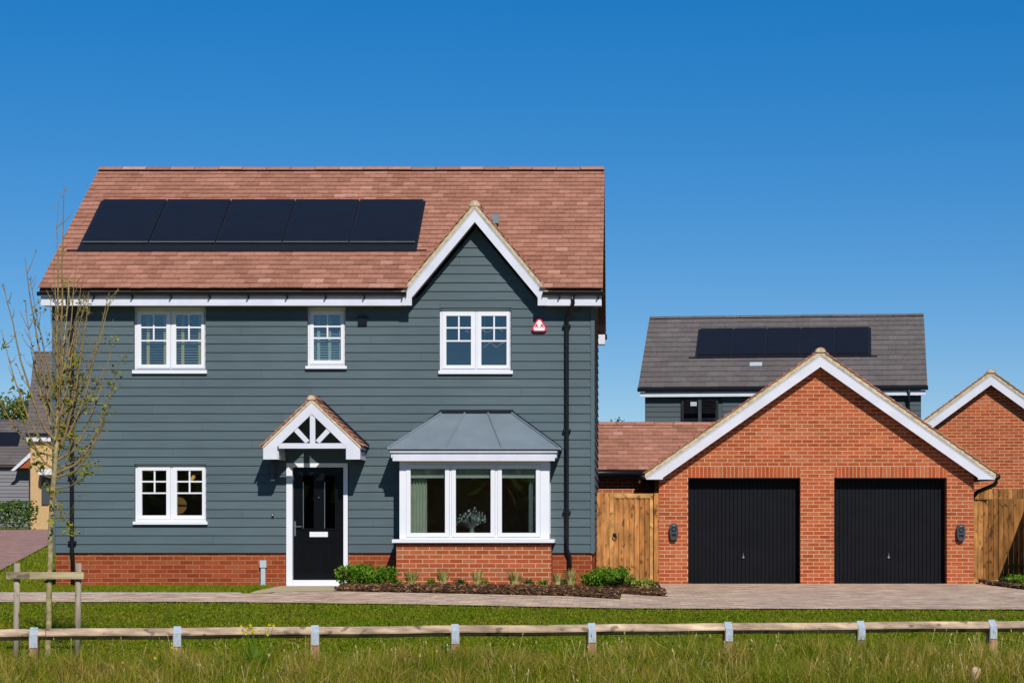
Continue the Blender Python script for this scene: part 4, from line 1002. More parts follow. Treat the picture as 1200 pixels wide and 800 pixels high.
nY = 50.0; ncx = W(1163, 0, nY-.25)[0]
ng = thing('neighbour_garage', 'brick gable of the next garage rising above the close board fence', 'garage', (ncx, nY, -.1), R(-7.5), local=True)
nc = 0; nzp = W(0, 435, nY-.25)[1]+.1; ntan = math.tan(R(36.5)); nhw = 3.3
n0, n1 = -3.05, 3.05; nev = nzp-ntan*3.05
nw = MB().xz([(n0, -.3), (n1, -.3), (n1, nev-.18), (nc, nzp-.18), (n0, nev-.18)], .006, 5.8).build('wall', 'mortar', ng)
BN = Pieces(nw, 'brick', 'brick')
lay_bricks(BN, (n0, .006, 0), (1, 0, 0), (0, 0, 1), (0, -1, 0), n1-n0, nzp-.1, (), [(ntan, 1, nzp-.2+ntan*(nc-n0)), (-ntan, 1, nzp-.2-ntan*(nc-n0))])
vis = [t for t in BN.items if -2.0 < t[2][0][3] < 1.0 and t[2][2][3] > 1.8]; hid = [t for t in BN.items if not (-2.0 < t[2][0][3] < 1.0 and t[2][2][3] > 1.8)]
BN.items = vis
for t in hid: BN.rest.mat(t[2])
BN.finish(290, 'brickwork')
barge(ng, -.25, 0, nc, nzp, ntan, nhw, nzp-ntan*nhw-.35, .3, .085, .235)
nr = MB()
for sg in (-1, 1): nr.xz([(nc, nzp-.012), (nc+sg*nhw, nzp-.012-ntan*nhw), (nc+sg*nhw, nzp-.07-ntan*nhw), (nc, nzp-.085)], -.18, 6)
nr = nr.build('roof', 'felt', ng)
for sg in (-1, 1):
    ca = math.cos(math.atan(ntan)); sa = math.sin(math.atan(ntan)); T = Pieces(nr, 'roof_tile', 'tile')
    lay_tiles(T, (nc+sg*(nhw+.03), -.285, nzp-ntan*(nhw+.03)), (0, 1, 0), (-sg*ca, 0, sa), (sg*sa, 0, ca), 6.2, (nhw+.03)/ca, .225, .177, None, .017, .034); T.finish(0, 'roof_tiles')
ridge_y(nr, nc, -.29, 6, nzp+.06, .45, 'tile', .11, .085, 'ridge_tile')

# ------------------------------------------------------------------ the grey-roofed house behind the garage
def far_house(name, label, x0p, x1p, yev, yridge, Y, rot, run, wallmat, tile, wall_under, ground, tw, gauge, limit, zadd=0):
    xa, ze = W(x0p, yev, Y); xb, _ = W(x1p, yev, Y)
    t = thing(name, label, 'house', ((xa+xb)/2, Y, ground), rot, local=True)
    wd = (xb-xa)/math.cos(rot); ze -= ground; zr = W(0, yridge, Y+run)[1]-ground; tan = (zr-ze)/run
    hx = wd/2
    mm = MB().box(-hx+.18, hx-.18, .3, 2*run-.3, -.3, ze-.1)
    for xx in (-hx+.2, hx-.4): mm.poly((xx, 0, 0), (0, 1, 0), (0, 0, 1), (1, 0, 0), [(.32, ze-.1), (2*run-.32, ze-.1), (run, zr-.2)], 0, .2)
    wl = mm.build('wall', wallmat, t)
    rf = MB().poly((-hx+.02, 0, 0), (0, 1, 0), (0, 0, 1), (1, 0, 0), [(0, ze), (run, zr), (2*run, ze), (2*run, ze-.08), (run, zr-.14), (0, ze-.08)], 0, 2*hx-.04).build('roof', 'felt', t)
    c = math.cos(math.atan(tan)); s = math.sin(math.atan(tan))
    T = Pieces(rf, 'roof_tile', tile); 
    return t, wl, rf, T, hx, ze, zr, tan, c, s
t, wl, rf, T, hx, ze, zr, tan, c, s = far_house('grey_roofed_house', 'dark boarded house with grey tiled roof behind the double garage', 748, 1084, 454, 372.5, 60, R(-6.5), 3.35, 'board_far', 'tile_grey', 0, 0, .39, .28, 300)
SLh = 3.35/c
pvx0, pvx1, pvb0, pvb1 = -hx+1.60, -hx+6.66, 1.75, 3.30
lay_tiles(T, (-hx, -.02, ze+.01), (1, 0, 0), (0, c, s), (0, -s, c), 2*hx, SLh-.04, .39, .29, lambda a, b: pvx0+.25 < a-hx < pvx1-.25 and pvb0+.15 < b < pvb1-.2)
T.finish(290, 'roof_tiles'); ridge(rf, -hx, hx, 3.35, zr+.09, .45, 'tile_grey')
V = Vector((0, c, s)); N = Vector((0, -s, c)); o0 = Vector((0, -.02, ze+.01)); pw = (pvx1-pvx0)/5
for i in range(5):
    ctr = o0+Vector((pvx0+pw*(i+.5), 0, 0))+V*((pvb0+pvb1)/2)+N*.075
    sp = MB().mat(frame_m(ctr, Vector((1, 0, 0)), V, N, pw-.045, pvb1-pvb0, .035)).build('solar_panel', 'pv_frame', t)
    MB().mat(frame_m(ctr+N*.019, Vector((1, 0, 0)), V, N, pw-.075, pvb1-pvb0-.04, .004)).build('solar_glass', 'pv', sp)
MB().mat(frame_m(o0+Vector(((pvx0+pvx1)/2, 0, 0))+V*((pvb0+pvb1)/2-.06)+N*.046, Vector((1, 0, 0)), V, N, pvx1-pvx0+.1, pvb1-pvb0+.16, .02)).mat(
    frame_m(o0+Vector(((pvx0+pvx1)/2, 0, 0))+V*(pvb0-.12)+N*.05, Vector((1, 0, 0)), V, N, pvx1-pvx0+.45, .06, .012)).build('panel_tray', 'pv_frame', t)
MB().mat(frame_m(o0+Vector((-hx+3.36, 0, 0))+V*1.22+N*.05, Vector((1, 0, 0)), V, N, .36, .2, .03)).build('roof_vent', 'pale_plastic', t)
part('fascia', 'fascia', t, (-hx+.05, hx-.05, .06, .085, ze-.24, ze-.10)); MB().tube([(-hx-.02, -.0, ze-.03), (hx+.02, -.0, ze-.03)], .065, 8).build('gutter', 'black', t); part('soffit', 'soffit', t, (-hx+.05, hx-.05, .086, .29, ze-.235, ze-.22))
dx = W(1067, 0, 59.4)[0]-t.location.x
pipe([(dx, .0, ze-.08), (dx, .2, ze-.45), (dx, .22, ze-.6), (dx, .22, 0)], .045, t, [])
z = .1; k = 0
while z < ze-.15:
    for a, b in spans(-hx+.17, hx-.17, z, z+.15, [(-2.85, -1.72, ze-1.9, ze-.26)]):
        MB().poly((0, .3, 0), (1, 0, 0), (0, 0, 1), (0, -1, 0), [(a, z), (b, z), (b, z+.155), (a, z+.155)], 0, lap(z)).build('board', 'board_far', wl)
    z += .15
wx0 = W(797.5, 0, 60)[0]-t.location.x; wx1 = W(841, 0, 60)[0]-t.location.x
wf = bars('window', 'pv_frame', t, (wx0, wx1, ze-1.55, ze-.25), [(wx0+.06, (wx0+wx1)/2-.05, ze-1.49, ze-.31), ((wx0+wx1)/2+.05, wx1-.06, ze-1.49, ze-.31)], .2, .26)
part('pane', 'glass', wf, (wx0+.05, (wx0+wx1)/2-.04, .235, .24, ze-1.5, ze-.3)); part('pane', 'glass', wf, ((wx0+wx1)/2+.04, wx1-.05, .235, .24, ze-1.5, ze-.3))
part('window_blind', 'roomdark', wf, (wx0+.05, wx1-.05, .265, .28, ze-1.5, ze-.3)); part('window_sticker', 'pale_plastic', wf, (wx0+.26, wx0+.44, .228, .2335, ze-.5, ze-.38))
part('mullion', 'charger', wf, ((wx0+wx1)/2-.045, (wx0+wx1)/2+.045, .17, .2, ze-1.55, ze-.25))

# ------------------------------------------------------------------ houses across the road on the left
t, wl, rf, T, hx, ze, zr, tan, c, s = far_house('tan_brick_house', 'tan brick house with dark tiled roof beyond the estate road', 36, 250, 509, 415, 100, R(10.6), 4.2, 'tan_brick', 'tile_grey', 0, .70, .39, .3, 0)
lay_tiles(T, (-hx, -.02, ze+.01), (1, 0, 0), (0, c, s), (0, -s, c), 2*hx, 4.2/c-.04, .39, .3); T.finish(0, 'roof_tiles'); ridge(rf, -hx, hx, 4.2, zr+.08, .45, 'tile_grey')
part('fascia', 'fascia', t, (-hx+.02, hx-.02, .05, .09, ze-.35, ze-.09)); MB().tube([(-hx, 0, ze-.05), (hx, 0, ze-.05)], .065, 8).build('gutter', 'black', t)
part('door_canopy', 'fascia', t, (-hx+.62, -hx+2.2, -.5, .29, 2.6, 2.85)); part('window', 'charger', t, (-hx+.7, -hx+1.6, .2, .29, 1.2, 2.5)); part('window', 'charger', t, (-hx+1.1, -hx+2.0, .16, .2, .9, 1.6))
t, wl, rf, T, hx, ze, zr, tan, c, s = far_house('grey_boarded_house', 'pale grey boarded building with brown tiled roof behind the hedge', -130, 34, 545, 493, 112, R(6), 3.3, 'board_grey', 'tile_grey', 0, .75, .39, .3, 0)
lay_tiles(T, (-hx, -.02, ze+.01), (1, 0, 0), (0, c, s), (0, -s, c), 2*hx, 3.3/c-.04, .39, .3); T.finish(0, 'roof_tiles'); ridge(rf, -hx, hx, 3.3, zr+.08, .45, 'tile_grey')
V = Vector((0, c, s)); N = Vector((0, -s, c))
for i in range(4):
    ctr = Vector((hx-.9-.6-i*1.2, -.02, ze+.01))+V*2.35+N*.05
    MB().mat(frame_m(ctr, Vector((1, 0, 0)), V, N, 1.17, 1.3, .04)).build('solar_panel', 'pv', t)
z = .05
while z < ze-.2:
    MB().poly((0, .3, 0), (1, 0, 0), (0, 0, 1), (0, -1, 0), [(-hx+.17, z), (hx-.17, z), (hx-.17, z+.21), (-hx+.17, z+.21)], 0, lap(z, .2, .05, .01)).build('board', 'board_grey', wl); z += .2
gx_ = hx-.2
MB().xz([(gx_-.55, ze-.15), (gx_+1.6, ze-.15), (gx_+.55, ze+.75)], -.6, .29).build('porch_gable', 'brick', t)
MB().xz([(gx_-.75, ze-.3), (gx_-.55, ze-.3), (gx_+.62, ze+.72), (gx_+.62, ze+.95), (gx_+.5, ze+.9)], -.72, -.6).build('barge_board', 'fascia', t)

# ------------------------------------------------------------------ foliage helpers
def leafcloud(c, rad, n, size, upright=0., seed=0, lumps=7, squash=1.):
    rng = random.Random(seed); m = MB(); c = Vector(c)
    cl = [(Vector((rng.gauss(0, .45)*rad[0], rng.gauss(0, .45)*rad[1], rng.uniform(-.6, .75)*rad[2])), rng.uniform(.35, .6)) for _ in range(lumps)]
    for i in range(n):
        q, r = cl[rng.randrange(lumps)]
        d = Vector((rng.gauss(0, 1), rng.gauss(0, 1), rng.gauss(0, 1))).normalized()*r*(rng.random()**.35)
        p = c+q+Vector((d.x*rad[0], d.y*rad[1], d.z*rad[2]))
        u = Vector((rng.gauss(0, 1), rng.gauss(0, 1), rng.gauss(0, 1)+upright)).normalized(); v = u.cross(Vector((rng.gauss(0, 1), rng.gauss(0, 1), rng.gauss(0, 1)))).normalized()
        k = size*rng.uniform(.6, 1.3); m.leaf(p, v*k*.55, u*k*.5)
    return m
def tree(name, label, base, h, rad, n, size, mat, seed):
    t = thing(name, label, 'tree', base); b = Vector(base); top = b+Vector((0, 0, h-rad[2]))
    tr = MB().tube([b, b+Vector((.1, 0, (h-rad[2])*.5)), top, top+Vector((0, 0, rad[2]*.6))], [.22, .17, .12, .03], 8)
    rng = random.Random(seed)
    for i in range(9):
        a = rng.uniform(0, 6.28); e = top+Vector((math.cos(a)*rad[0]*.7, math.sin(a)*rad[1]*.7, rng.uniform(-.3, .6)*rad[2]))
        s_ = b+Vector((0, 0, (h-rad[2])*rng.uniform(.6, 1))); tr.tube([s_, (s_+e)/2+Vector((0, 0, .2)), e], [.07, .05, .015], 6)
    tr.build('trunk', 'darkbark', t); tag(leafcloud(top, rad, n, size, .2, seed, 14).build('crown', mat, t), kind='stuff')
gz = lambda x, y: float(H(x, y))
bx = W(16, 0, 128)[0]; tree('broadleaf_tree', 'green tree rising behind the pale grey boarded building', (bx, 128, gz(bx, 128)), 8.0, (2.0, 2.0, 1.5), 1500, .26, 'leaf', 4)
bx = W(716, 0, 78)[0]; tree('broadleaf_tree', 'small treetop peeping over the rear garage roof', (bx, 78, -.1), 5.0, (.9, .9, .7), 600, .14, 'leaf', 8)
# hedge by the road
hd = thing('clipped_hedge', 'low clipped green hedge beside the estate road', 'hedge', (-34, 96.3, .70))
mm = MB(); rng = random.Random(3)
for i in range(9000):
    x = rng.uniform(-44, -27.0); y = rng.uniform(95.5, 97); z = .72+rng.random()**.6*1.28+.12*noise.noise((x*1.3, y, 0))
    u = Vector((rng.gauss(0, 1), rng.gauss(0, 1), rng.gauss(0, 1))).normalized(); v = u.orthogonal().normalized(); k = rng.uniform(.05, .11); mm.leaf(Vector((x, y, z)), v*k*1.1, u*k)
tag(mm.build('foliage', 'hedge', hd), kind='stuff'); mm = MB()
for i in range(60): x = -44+i*.26; mm.tube([(x, 96.2, .66), (x+rng.uniform(-.1, .1), 96.2, 1.6)], .02, 5)
mm.build('stems', 'darkbark', hd)
# ------------------------------------------------------------------ plants in the beds
def clump(name, label, px, py, wpx, hpx, Y, mat, n, lean=.5, group='ornamental grasses in the bark bed', seed=0):
    x, _ = W(px, py, Y); z0 = gz(x, Y)+.07; k = Y/F; h = hpx*k; r = wpx*k/2; rng = random.Random(seed+int(px))
    t = thing(name, label, 'plant', (x, Y, z0-.03), group=group); m = MB()
    for i in range(n):
        a = rng.uniform(0, 6.28); l = h*rng.uniform(.55, 1.1); d = Vector((math.cos(a), math.sin(a)*.8, 0)); o = rng.random()**.5*r
        p0 = Vector((x, Y, z0-.03))+d*o*.35; p1 = p0+d*o*.3+Vector((0, 0, l*.6)); p2 = p0+d*o*.9+Vector((0, 0, l*rng.uniform(.8, 1))); wv = Vector((-d.y, d.x, 0))*.006+Vector((.005, 0, 0))
        m.add([p0-wv, p0+wv, p1+wv*.9, p1-wv*.9, p2], [(0, 1, 2, 3), (3, 2, 4)])
    m.build('blades', mat, t); return t
for px, wp, hp, lab in ((482, 20, 17, 'leafy'), (519, 16, 18, 'straw'), (559, 14, 17, 'straw'), (603, 18, 16, 'leafy'), (653, 12, 15, 'straw'), (669, 16, 19, 'straw')):
    labs = {482: 'green and straw grass tuft under the left end of the bay', 519: 'pale straw grass tuft under the left bay pane', 559: 'bleached straw grass tuft under the middle bay pane', 603: 'green grass tuft under the right bay pane', 653: 'thin straw grass tuft beside the black downpipe foot', 669: 'taller straw grass tuft in front of the black downpipe'}
    clump('ornamental_grass', labs[px], px, 690, wp, hp*1.3, 34.6 if px < 640 else 34.3, 'straw', 210)
def shrub(name, label, px, Y, rx, rz, mat, n, size, upright, seed, group=None):
    x = W(px, 0, Y)[0]; z0 = gz(x, Y)+.06
    t = thing(name, label, 'shrub', (x, Y, z0-.02), group=group)
    tag(leafcloud((x, Y, z0+rz*.75), (rx, rx*.8, rz), n, size, upright, seed, 16).build('foliage', mat, t), kind='stuff'); m = MB(); rng = random.Random(seed)
    for i in range(9): a = rng.uniform(0, 6.28); m.tube([(x, Y, z0-.03), (x+math.cos(a)*rx*.5, Y+math.sin(a)*rx*.4, z0+rz*.9)], [.008, .003], 5)
    m.build('stems', 'darkbark', t)
shrub('bushy_shrub', 'wide feathery green shrub right beside the front door', 415, 34.9, .34, .21, 'shrub', 1900, .055, 1.2, 1, 'shrubs in the bark bed')
shrub('bushy_shrub', 'rounded green shrub between the door shrub and the bay', 441, 34.9, .34, .20, 'shrub', 1900, .055, 1.2, 2, 'shrubs in the bark bed')
shrub('bushy_shrub', 'dense bright green shrub at house corner before the gate', 701, 34.0, .24, .19, 'shrub', 1500, .05, .8, 3, 'shrubs in the bark bed')
shrub('bushy_shrub', 'loose green shrub with yellow tips in front of the gate', 719, 35.2, .30, .20, 'shrub', 1300, .055, .8, 4, 'shrubs in the bark bed')
shrub('golden_plant', 'low yellow variegated plant at the bed end by the drive', 751, 35.6, .26, .10, 'shrub_yellow', 900, .06, 1.0, 5)
for i, (px, lab) in enumerate(((461, 'small green plant beside the left corner of the bay'), (505, 'small green plant between the two left grass tufts'), (539, 'small dark green plant between straw tufts under the bay'), (565, 'small green plant touching the bleached straw tuft'), (622.5, 'small green plant under the right end of the bay'), (637, 'small green plant at the right corner of the bay'), (661, 'small green plant between the two straw tufts by the downpipe'))):
    shrub('low_plant', lab, px, 34.8, .09, .06, 'shrub' if i % 2 else 'shrub_dark', 260, .04, .6, 20+i, 'small plants in the bark bed')
shrub('low_plant', 'low green plant growing at the foot of the close board fence', 1192, 39.6, .34, .10, 'shrub', 700, .05, .6, 31)

# ------------------------------------------------------------------ knee rail fence
kf = thing('knee_rail_fence', 'low timber knee rail fence with galvanised straps along the grass', 'fence', (0, yF(0), -.42))
D_ = Vector((1, .165, 0)).normalized(); NV = Vector((.165, -1, 0)).normalized(); UP = Vector((0, 0, 1))
RZ = -.035; half = .068
def fpt(x, n=0, z=0): return Vector((x, yF(x), z))+NV*n
sx = []
for px in (-128, 40, 208, 369, 533, 693, 853, 1008, 1162, 1316):
    y = 22.5
    for _ in range(6): x = (px-VX)*y/F; y = yF(x)
    sx.append(x)
for i, x in enumerate(sx):
    c = fpt(x); wv = D_*.047; m = MB()
    lean = random.uniform(-.012, .012); le = D_*lean
    # post with a V notch, drawn as an outline in the section of the rail
    prof = [(-.06, -1.0), (.062, -1.0), (.062, RZ-.012), (0, RZ-half-.003), (-.06, RZ-.012)]
    m.poly(c, NV, UP, D_, prof, -.047, .047); po = m.build('post', 'post', kf)
    st = MB(); e = .004; ww = .040
    up = [(half+.002, RZ), (0, RZ+half+.002), (-half-.002, RZ), (-half-.007, RZ), (0, RZ+half+.008), (half+.007, RZ)]
    st.poly(c, NV, UP, D_, up, -ww, ww)
    st.poly(c, NV, UP, D_, [(half+.002, RZ-.001), (half+.007, RZ-.001), (half+.005, RZ-.135), (half-.001, RZ-.135)], -ww, ww)
    st.poly(c, NV, UP, D_, [(-half-.007, RZ-.001), (-half-.002, RZ-.001), (-half+.001, RZ-.135), (-half-.005, RZ-.135)], -ww, ww)
    st.build('strap', 'strap', kf)
bounds = [sx[0]-.4, sx[1]+.12, sx[3]-.02, sx[5]-.0, sx[6]+.01, sx[8], sx[9]+.4]
for a, b in zip(bounds, bounds[1:]):
    p, q = fpt(a), fpt(b); L_ = (q-p).length; n = 14; m = MB(); rng = random.Random(int(a*10))
    ch = .008
    sec = [(half-ch, -ch), (half-ch, ch), (ch, half-ch), (-ch, half-ch), (-half+ch, ch), (-half+ch, -ch), (-ch, -half+ch), (ch, -half+ch)]
    tw_ = R(-8); sec = [(sn*math.cos(tw_)-sz*math.sin(tw_), sn*math.sin(tw_)+sz*math.cos(tw_)) for sn, sz in sec]
    for k in range(n+1):
        u = .003+(L_-.006)*k/n; jz = .003*math.sin(k*.7+a)
        for (sn, sz) in sec: m.v.append(tuple(p+D_*u+NV*sn+Vector((0, 0, RZ+sz+jz))))
    for k in range(n):
        for j in range(8): m.f.append((k*8+j, k*8+(j+1) % 8, (k+1)*8+(j+1) % 8, (k+1)*8+j))
    m.f += [tuple(range(7, -1, -1)), tuple(n*8+j for j in range(8))]
    m.build('rail', 'rail', kf)

# ------------------------------------------------------------------ young tree and its stake
tY = 23.2
st_ = thing('tree_stake', 'two round timber stakes with a crossbar supporting the young tree', 'tree stake', (W(56, 0, tY)[0], tY, -.38))
for px in (19.5, 91.5):
    x, zt_ = W(px, 659.5, tY); g_ = gz(x, tY); MB().tube([(x-.01, tY, g_-.1), (x, tY, .2), (x+.004, tY, zt_)], [.036, .035, .034], 12).build('post', 'stake', st_, True)
xa, za = W(8, 678, tY-.05); xb, zb_ = W(98.6, 669.8, tY-.05)
part('crossbar', 'stakebar', st_, (xa, xb, tY-.075, tY-.036, za, zb_))
x, z = W(56.5, 679, tY); MB().tube([(x+.042*math.cos(t_), tY+.02+.042*math.sin(t_), z-.02) for t_ in np.linspace(0, 2*math.pi, 13)], .014, 6).build('tree_tie', 'black', st_)
yt = thing('young_tree', 'slender young tree with bare upright branches and first yellow-green leaves', 'tree', (W(55.5, 0, tY)[0], tY, -.38))
def TP(px, py, dy=0): x, z = W(px, py, tY); return Vector((x, tY+dy, z))
tp = [(55.5, 785), (56, 760), (57, 720), (57.5, 690), (58.5, 660), (59.5, 620), (61.5, 585), (64, 555), (66.5, 520), (68, 490), (70, 455), (73, 420), (77, 385), (80, 350), (81, 320)]
tr_ = [7.8, 7.2, 6.8, 6.8, 6.3, 6.0, 5.9, 6.6, 5.6, 4.8, 3.8, 2.8, 2.0, 1.3, .7]
pts = []; rad = []
for (p, q), r in zip(tp, tr_):
    pts.append(TP(p+random.uniform(-.4, .4), q)); rad.append(r/2*tY/F)
MB().tube(pts, rad, 12).build('trunk', 'bark', yt, True)
def trunk_at(py):
    for (a, b), (c_, d_) in zip(tp, tp[1:]):
        if d_ <= py <= b: u = (b-py)/(b-d_); return a+(c_-a)*u
    return tp[-1][0]
rng = random.Random(21)
#        start y, end px, end py, sideways bulge
BR_ = [(560, 136, 470, .9), (572, 118, 548, .9), (548, 98, 520, .8), (540, 132, 400, .8), (530, 112, 345, .55), (522, 133, 345, .62), (505, 121, 342, .5), (515, 104, 360, .45), (495, 92, 332, .4),
       (480, 98, 345, .4), (470, 86, 300, .3), (500, 60, 233, .1), (485, 83, 222, .25), (455, 70, 330, .2), (440, 90, 340, .3), (560, 36, 540, .9), (550, 30, 470, .75), (535, 2, 470, .85), (528, 0, 385, .7),
       (518, 8, 332, .6), (508, 22, 352, .5), (500, 36, 305, .4), (488, 26, 405, .6), (470, 46, 330, .35), (452, 57, 345, .2), (565, 88, 500, .7), (545, 78, 430, .35), (538, 50, 440, .4), (555, 146, 418, .85), (590, 82, 625, .5), (578, 76, 610, .4), (510, 118, 430, .6), (490, 110, 400, .5), (478, 64, 300, .1), (520, 84, 370, .3)]
tips = []
for (sy, ex_, ey, bul) in BR_:
    x0_ = trunk_at(sy); dy = rng.uniform(-.45, .45); mm = MB(); n = 9
    ys_ = [sy+(ey-sy)*(k/n)**(1.15 if ey < sy else 1) for k in range(n+1)]
    P_ = []
    for k in range(n+1):
        u = k/n; sxx = x0_+(ex_-x0_)*(u**(1-.55*bul) if ex_ != x0_ else u); P_.append(TP(sxx+rng.uniform(-1, 1)*(.4+u*.8), ys_[k], dy*u))
    L_ = abs(ey-sy)+abs(ex_-x0_); r0 = (1.1+L_/120)*.5*tY/F*1.12
    mm.tube(P_, [r0*(1-.78*k/n) for k in range(n+1)], 6, False)
    for k in range(2, n+1):
        for rep_ in range(2):
            if rng.random() > .72: continue
            a = rng.choice((-1, 1)); l = rng.choice((.06, .1, .16, .3))*rng.uniform(.7, 1.2)*(1-.35*k/n); d = Vector((a*rng.uniform(.25, .8), rng.uniform(-.5, .5), rng.uniform(.35, 1))).normalized()*l
            b0_ = P_[k]+(P_[k-1]-P_[k])*rng.random()*.9; q1 = b0_+d*.5+Vector((rng.uniform(-.01, .01), 0, .0)); q2 = b0_+d+Vector((0, 0, l*.3)); mm.tube([b0_, q1, q2], [r0*.34, r0*.26, r0*.14], 4, False); tips.append((q2, k/n, ey))
            if l > .15: tips.append((q1, k/n, ey))
        tips.append((P_[k], k/n, ey))
    mm.build('branch', 'twig', yt, True)
nl = 0
for (p, u, ey) in tips:
    zpx = HY-(p.z-CZ)*F/tY
    pr = .5 if zpx > 440 else (.3 if zpx > 350 else .1)
    if rng.random() > pr: continue
    big = rng.random() < (.28 if zpx > 430 else .08); m = MB(); n = rng.randrange(10, 20) if big else rng.randrange(2, 6); sp = .05 if big else .017
    for i in range(n):
        q = p+Vector((rng.gauss(0, sp), rng.gauss(0, sp), rng.gauss(0, sp*.7))); uu = Vector((rng.gauss(0, 1), rng.gauss(0, 1), rng.gauss(0, .8))).normalized(); vv = uu.cross(Vector((rng.gauss(0, 1), rng.gauss(0, 1), 1))).normalized()
        k = rng.uniform(.016, .03) if big else rng.uniform(.009, .018); m.add([q-uu*k, q+vv*k*.6-uu*k*.2, q+vv*k*.5+uu*k*.6, q+uu*k*1.1, q-vv*k*.5+uu*k*.6, q-vv*k*.6-uu*k*.2], [(0, 1, 2, 3), (0, 3, 4, 5)])
    tag(m.build('leaf_cluster', 'bud', yt), kind='stuff'); nl += 1

# ------------------------------------------------------------------ grass
def blades(name, x, y, z, h, wd, bend, mat, label, cat):
    n = len(x); a = RNG.uniform(0, 2*np.pi, n); b = RNG.uniform(0, 2*np.pi, n)
    wx, wy_ = np.cos(a)*wd*.5, np.sin(a)*wd*.5; dx, dy = np.cos(b)*bend*h, np.sin(b)*bend*h
    p = np.stack([x, y, z], 1); w_ = np.stack([wx, wy_, 0*wx], 1)
    m1 = p+np.stack([dx*.3, dy*.3, h*.55], 1); tp_ = p+np.stack([dx, dy, h*(1-.35*bend)], 1)
    v = np.stack([p-w_, p+w_, m1-w_*.8, m1+w_*.8, tp_], 1).reshape(-1, 3)
    base = (np.arange(n)*5)[:, None]
    t = np.concatenate([base+np.array([[0, 1, 3]]), base+np.array([[0, 3, 2]]), base+np.array([[2, 3, 4]])], 1).reshape(-1)
    me = bpy.data.meshes.new(name); nt_ = n*3
    me.vertices.add(len(v)); me.vertices.foreach_set('co', v.astype(np.float32).ravel())
    me.loops.add(nt_*3); me.loops.foreach_set('vertex_index', t.astype(np.int32))
    me.polygons.add(nt_); me.polygons.foreach_set('loop_start', np.arange(0, nt_*3, 3, dtype=np.int32)); me.polygons.foreach_set('use_smooth', np.ones(nt_, dtype=bool))
    me.update(calc_edges=True); me.validate(); me.materials.append(M[mat])
    o = bpy.data.objects.new(name, me); COL.objects.link(o); return tag(o, label, cat, kind='stuff')
def fbm(x, y, s, seed=0.0):
    return np.array([noise.noise((a*s+seed, b*s, seed)) for a, b in zip(x, y)])
# mown lawn between fence and path, in front of and beside the house
n = 200000
y = RNG.uniform(0, 1, n); x = RNG.uniform(-1, 1, n)
Yl = 20.8+(31.4-20.8)*y**1.15; Xl = (RNG.uniform(-60, 1260, n)-VX)*Yl/F
k = (Yl < yN(Xl)+.05) & (Yl > yF(Xl)-.5); Xl, Yl = Xl[k], Yl[k]
hl = RNG.uniform(.02, .05, len(Xl))*(1+.5*fbm(Xl, Yl, 2.2, 5.0)+.7*np.maximum(0, fbm(Xl, Yl, 5.5, 8.0))); blades('lawn_grass', Xl, Yl, H(Xl, Yl)-.004, hl, .012, RNG.uniform(.4, 1.6, len(Xl)), 'lawn', 'short mown lawn between the path and knee rail fence', 'lawn')
n = 34000
Xs = RNG.uniform(-14, -5.95, n); Ys = RNG.uniform(33.08, 35.95, n); k = (Xs < HX0) | (Ys < 35.95); Xs, Ys = Xs[k], Ys[k]
blades('lawn_grass', Xs, Ys, H(Xs, Ys)-.004, RNG.uniform(.04, .085, len(Xs)), .011, RNG.uniform(.1, .8, len(Xs)), 'lawn', 'strip of grass below the brick plinth of the house', 'lawn')
n = 30000
Ys = RNG.uniform(35.9, 66, n); Xs = RNG.uniform(-19, -9.9, n); k = (Xs > xe(Ys)+.02) & ~((Xs > HX0-.02) & (Ys < 43.6)); Xs, Ys = Xs[k], Ys[k]
blades('lawn_grass', Xs, Ys, H(Xs, Ys)-.004, RNG.uniform(.05, .1, len(Xs)), .02, RNG.uniform(.1, .8, len(Xs)), 'lawn', 'grass beside the house reaching to the estate road', 'lawn')
# long meadow grass in front of the fence
n = 190000
Xm = RNG.uniform(-7.6, 5.2, n); Ym = yF(Xm)-.2-RNG.uniform(0, 1, n)**1.1*4.6
k = (Xm > (-40-VX)*Ym/F) & (Xm < (1240-VX)*Ym/F); Xm, Ym = Xm[k], Ym[k]
c1 = fbm(Xm, Ym, .8, 3.1); c2 = fbm(Xm, Ym, 2.6, 9.7); c3 = fbm(Xm, Ym, 8.0, 1.7)
k = RNG.uniform(0, 1, len(Xm)) < np.clip(.55+.8*c2+1.1*c3, .12, 1); Xm, Ym, c1, c2, c3 = Xm[k], Ym[k], c1[k], c2[k], c3[k]
front = np.clip((yF(Xm)-Ym-.2)/1.3, 0, 1)
pxm = VX+Xm*F/Ym
tall = np.exp(-((pxm-930)/75)**2)*.16*np.exp(-((yF(Xm)-Ym-.8)/.8)**2)
hm = (.17+.20*front+.13*c1+.14*c2+.10*c3+tall)*RNG.uniform(.35, 1.25, len(Xm)); hm = np.clip(hm, .05, .62)
wm_ = np.where(RNG.uniform(0, 1, len(Xm)) < .2, RNG.uniform(.008, .014, len(Xm)), RNG.uniform(.003, .007, len(Xm)))
blades('meadow_grass', Xm, Ym, H(Xm, Ym)-.01, hm, wm_, RNG.uniform(.05, 1.0, len(Xm)), 'meadow', 'rough long meadow grass in front of the knee rail fence', 'long grass')
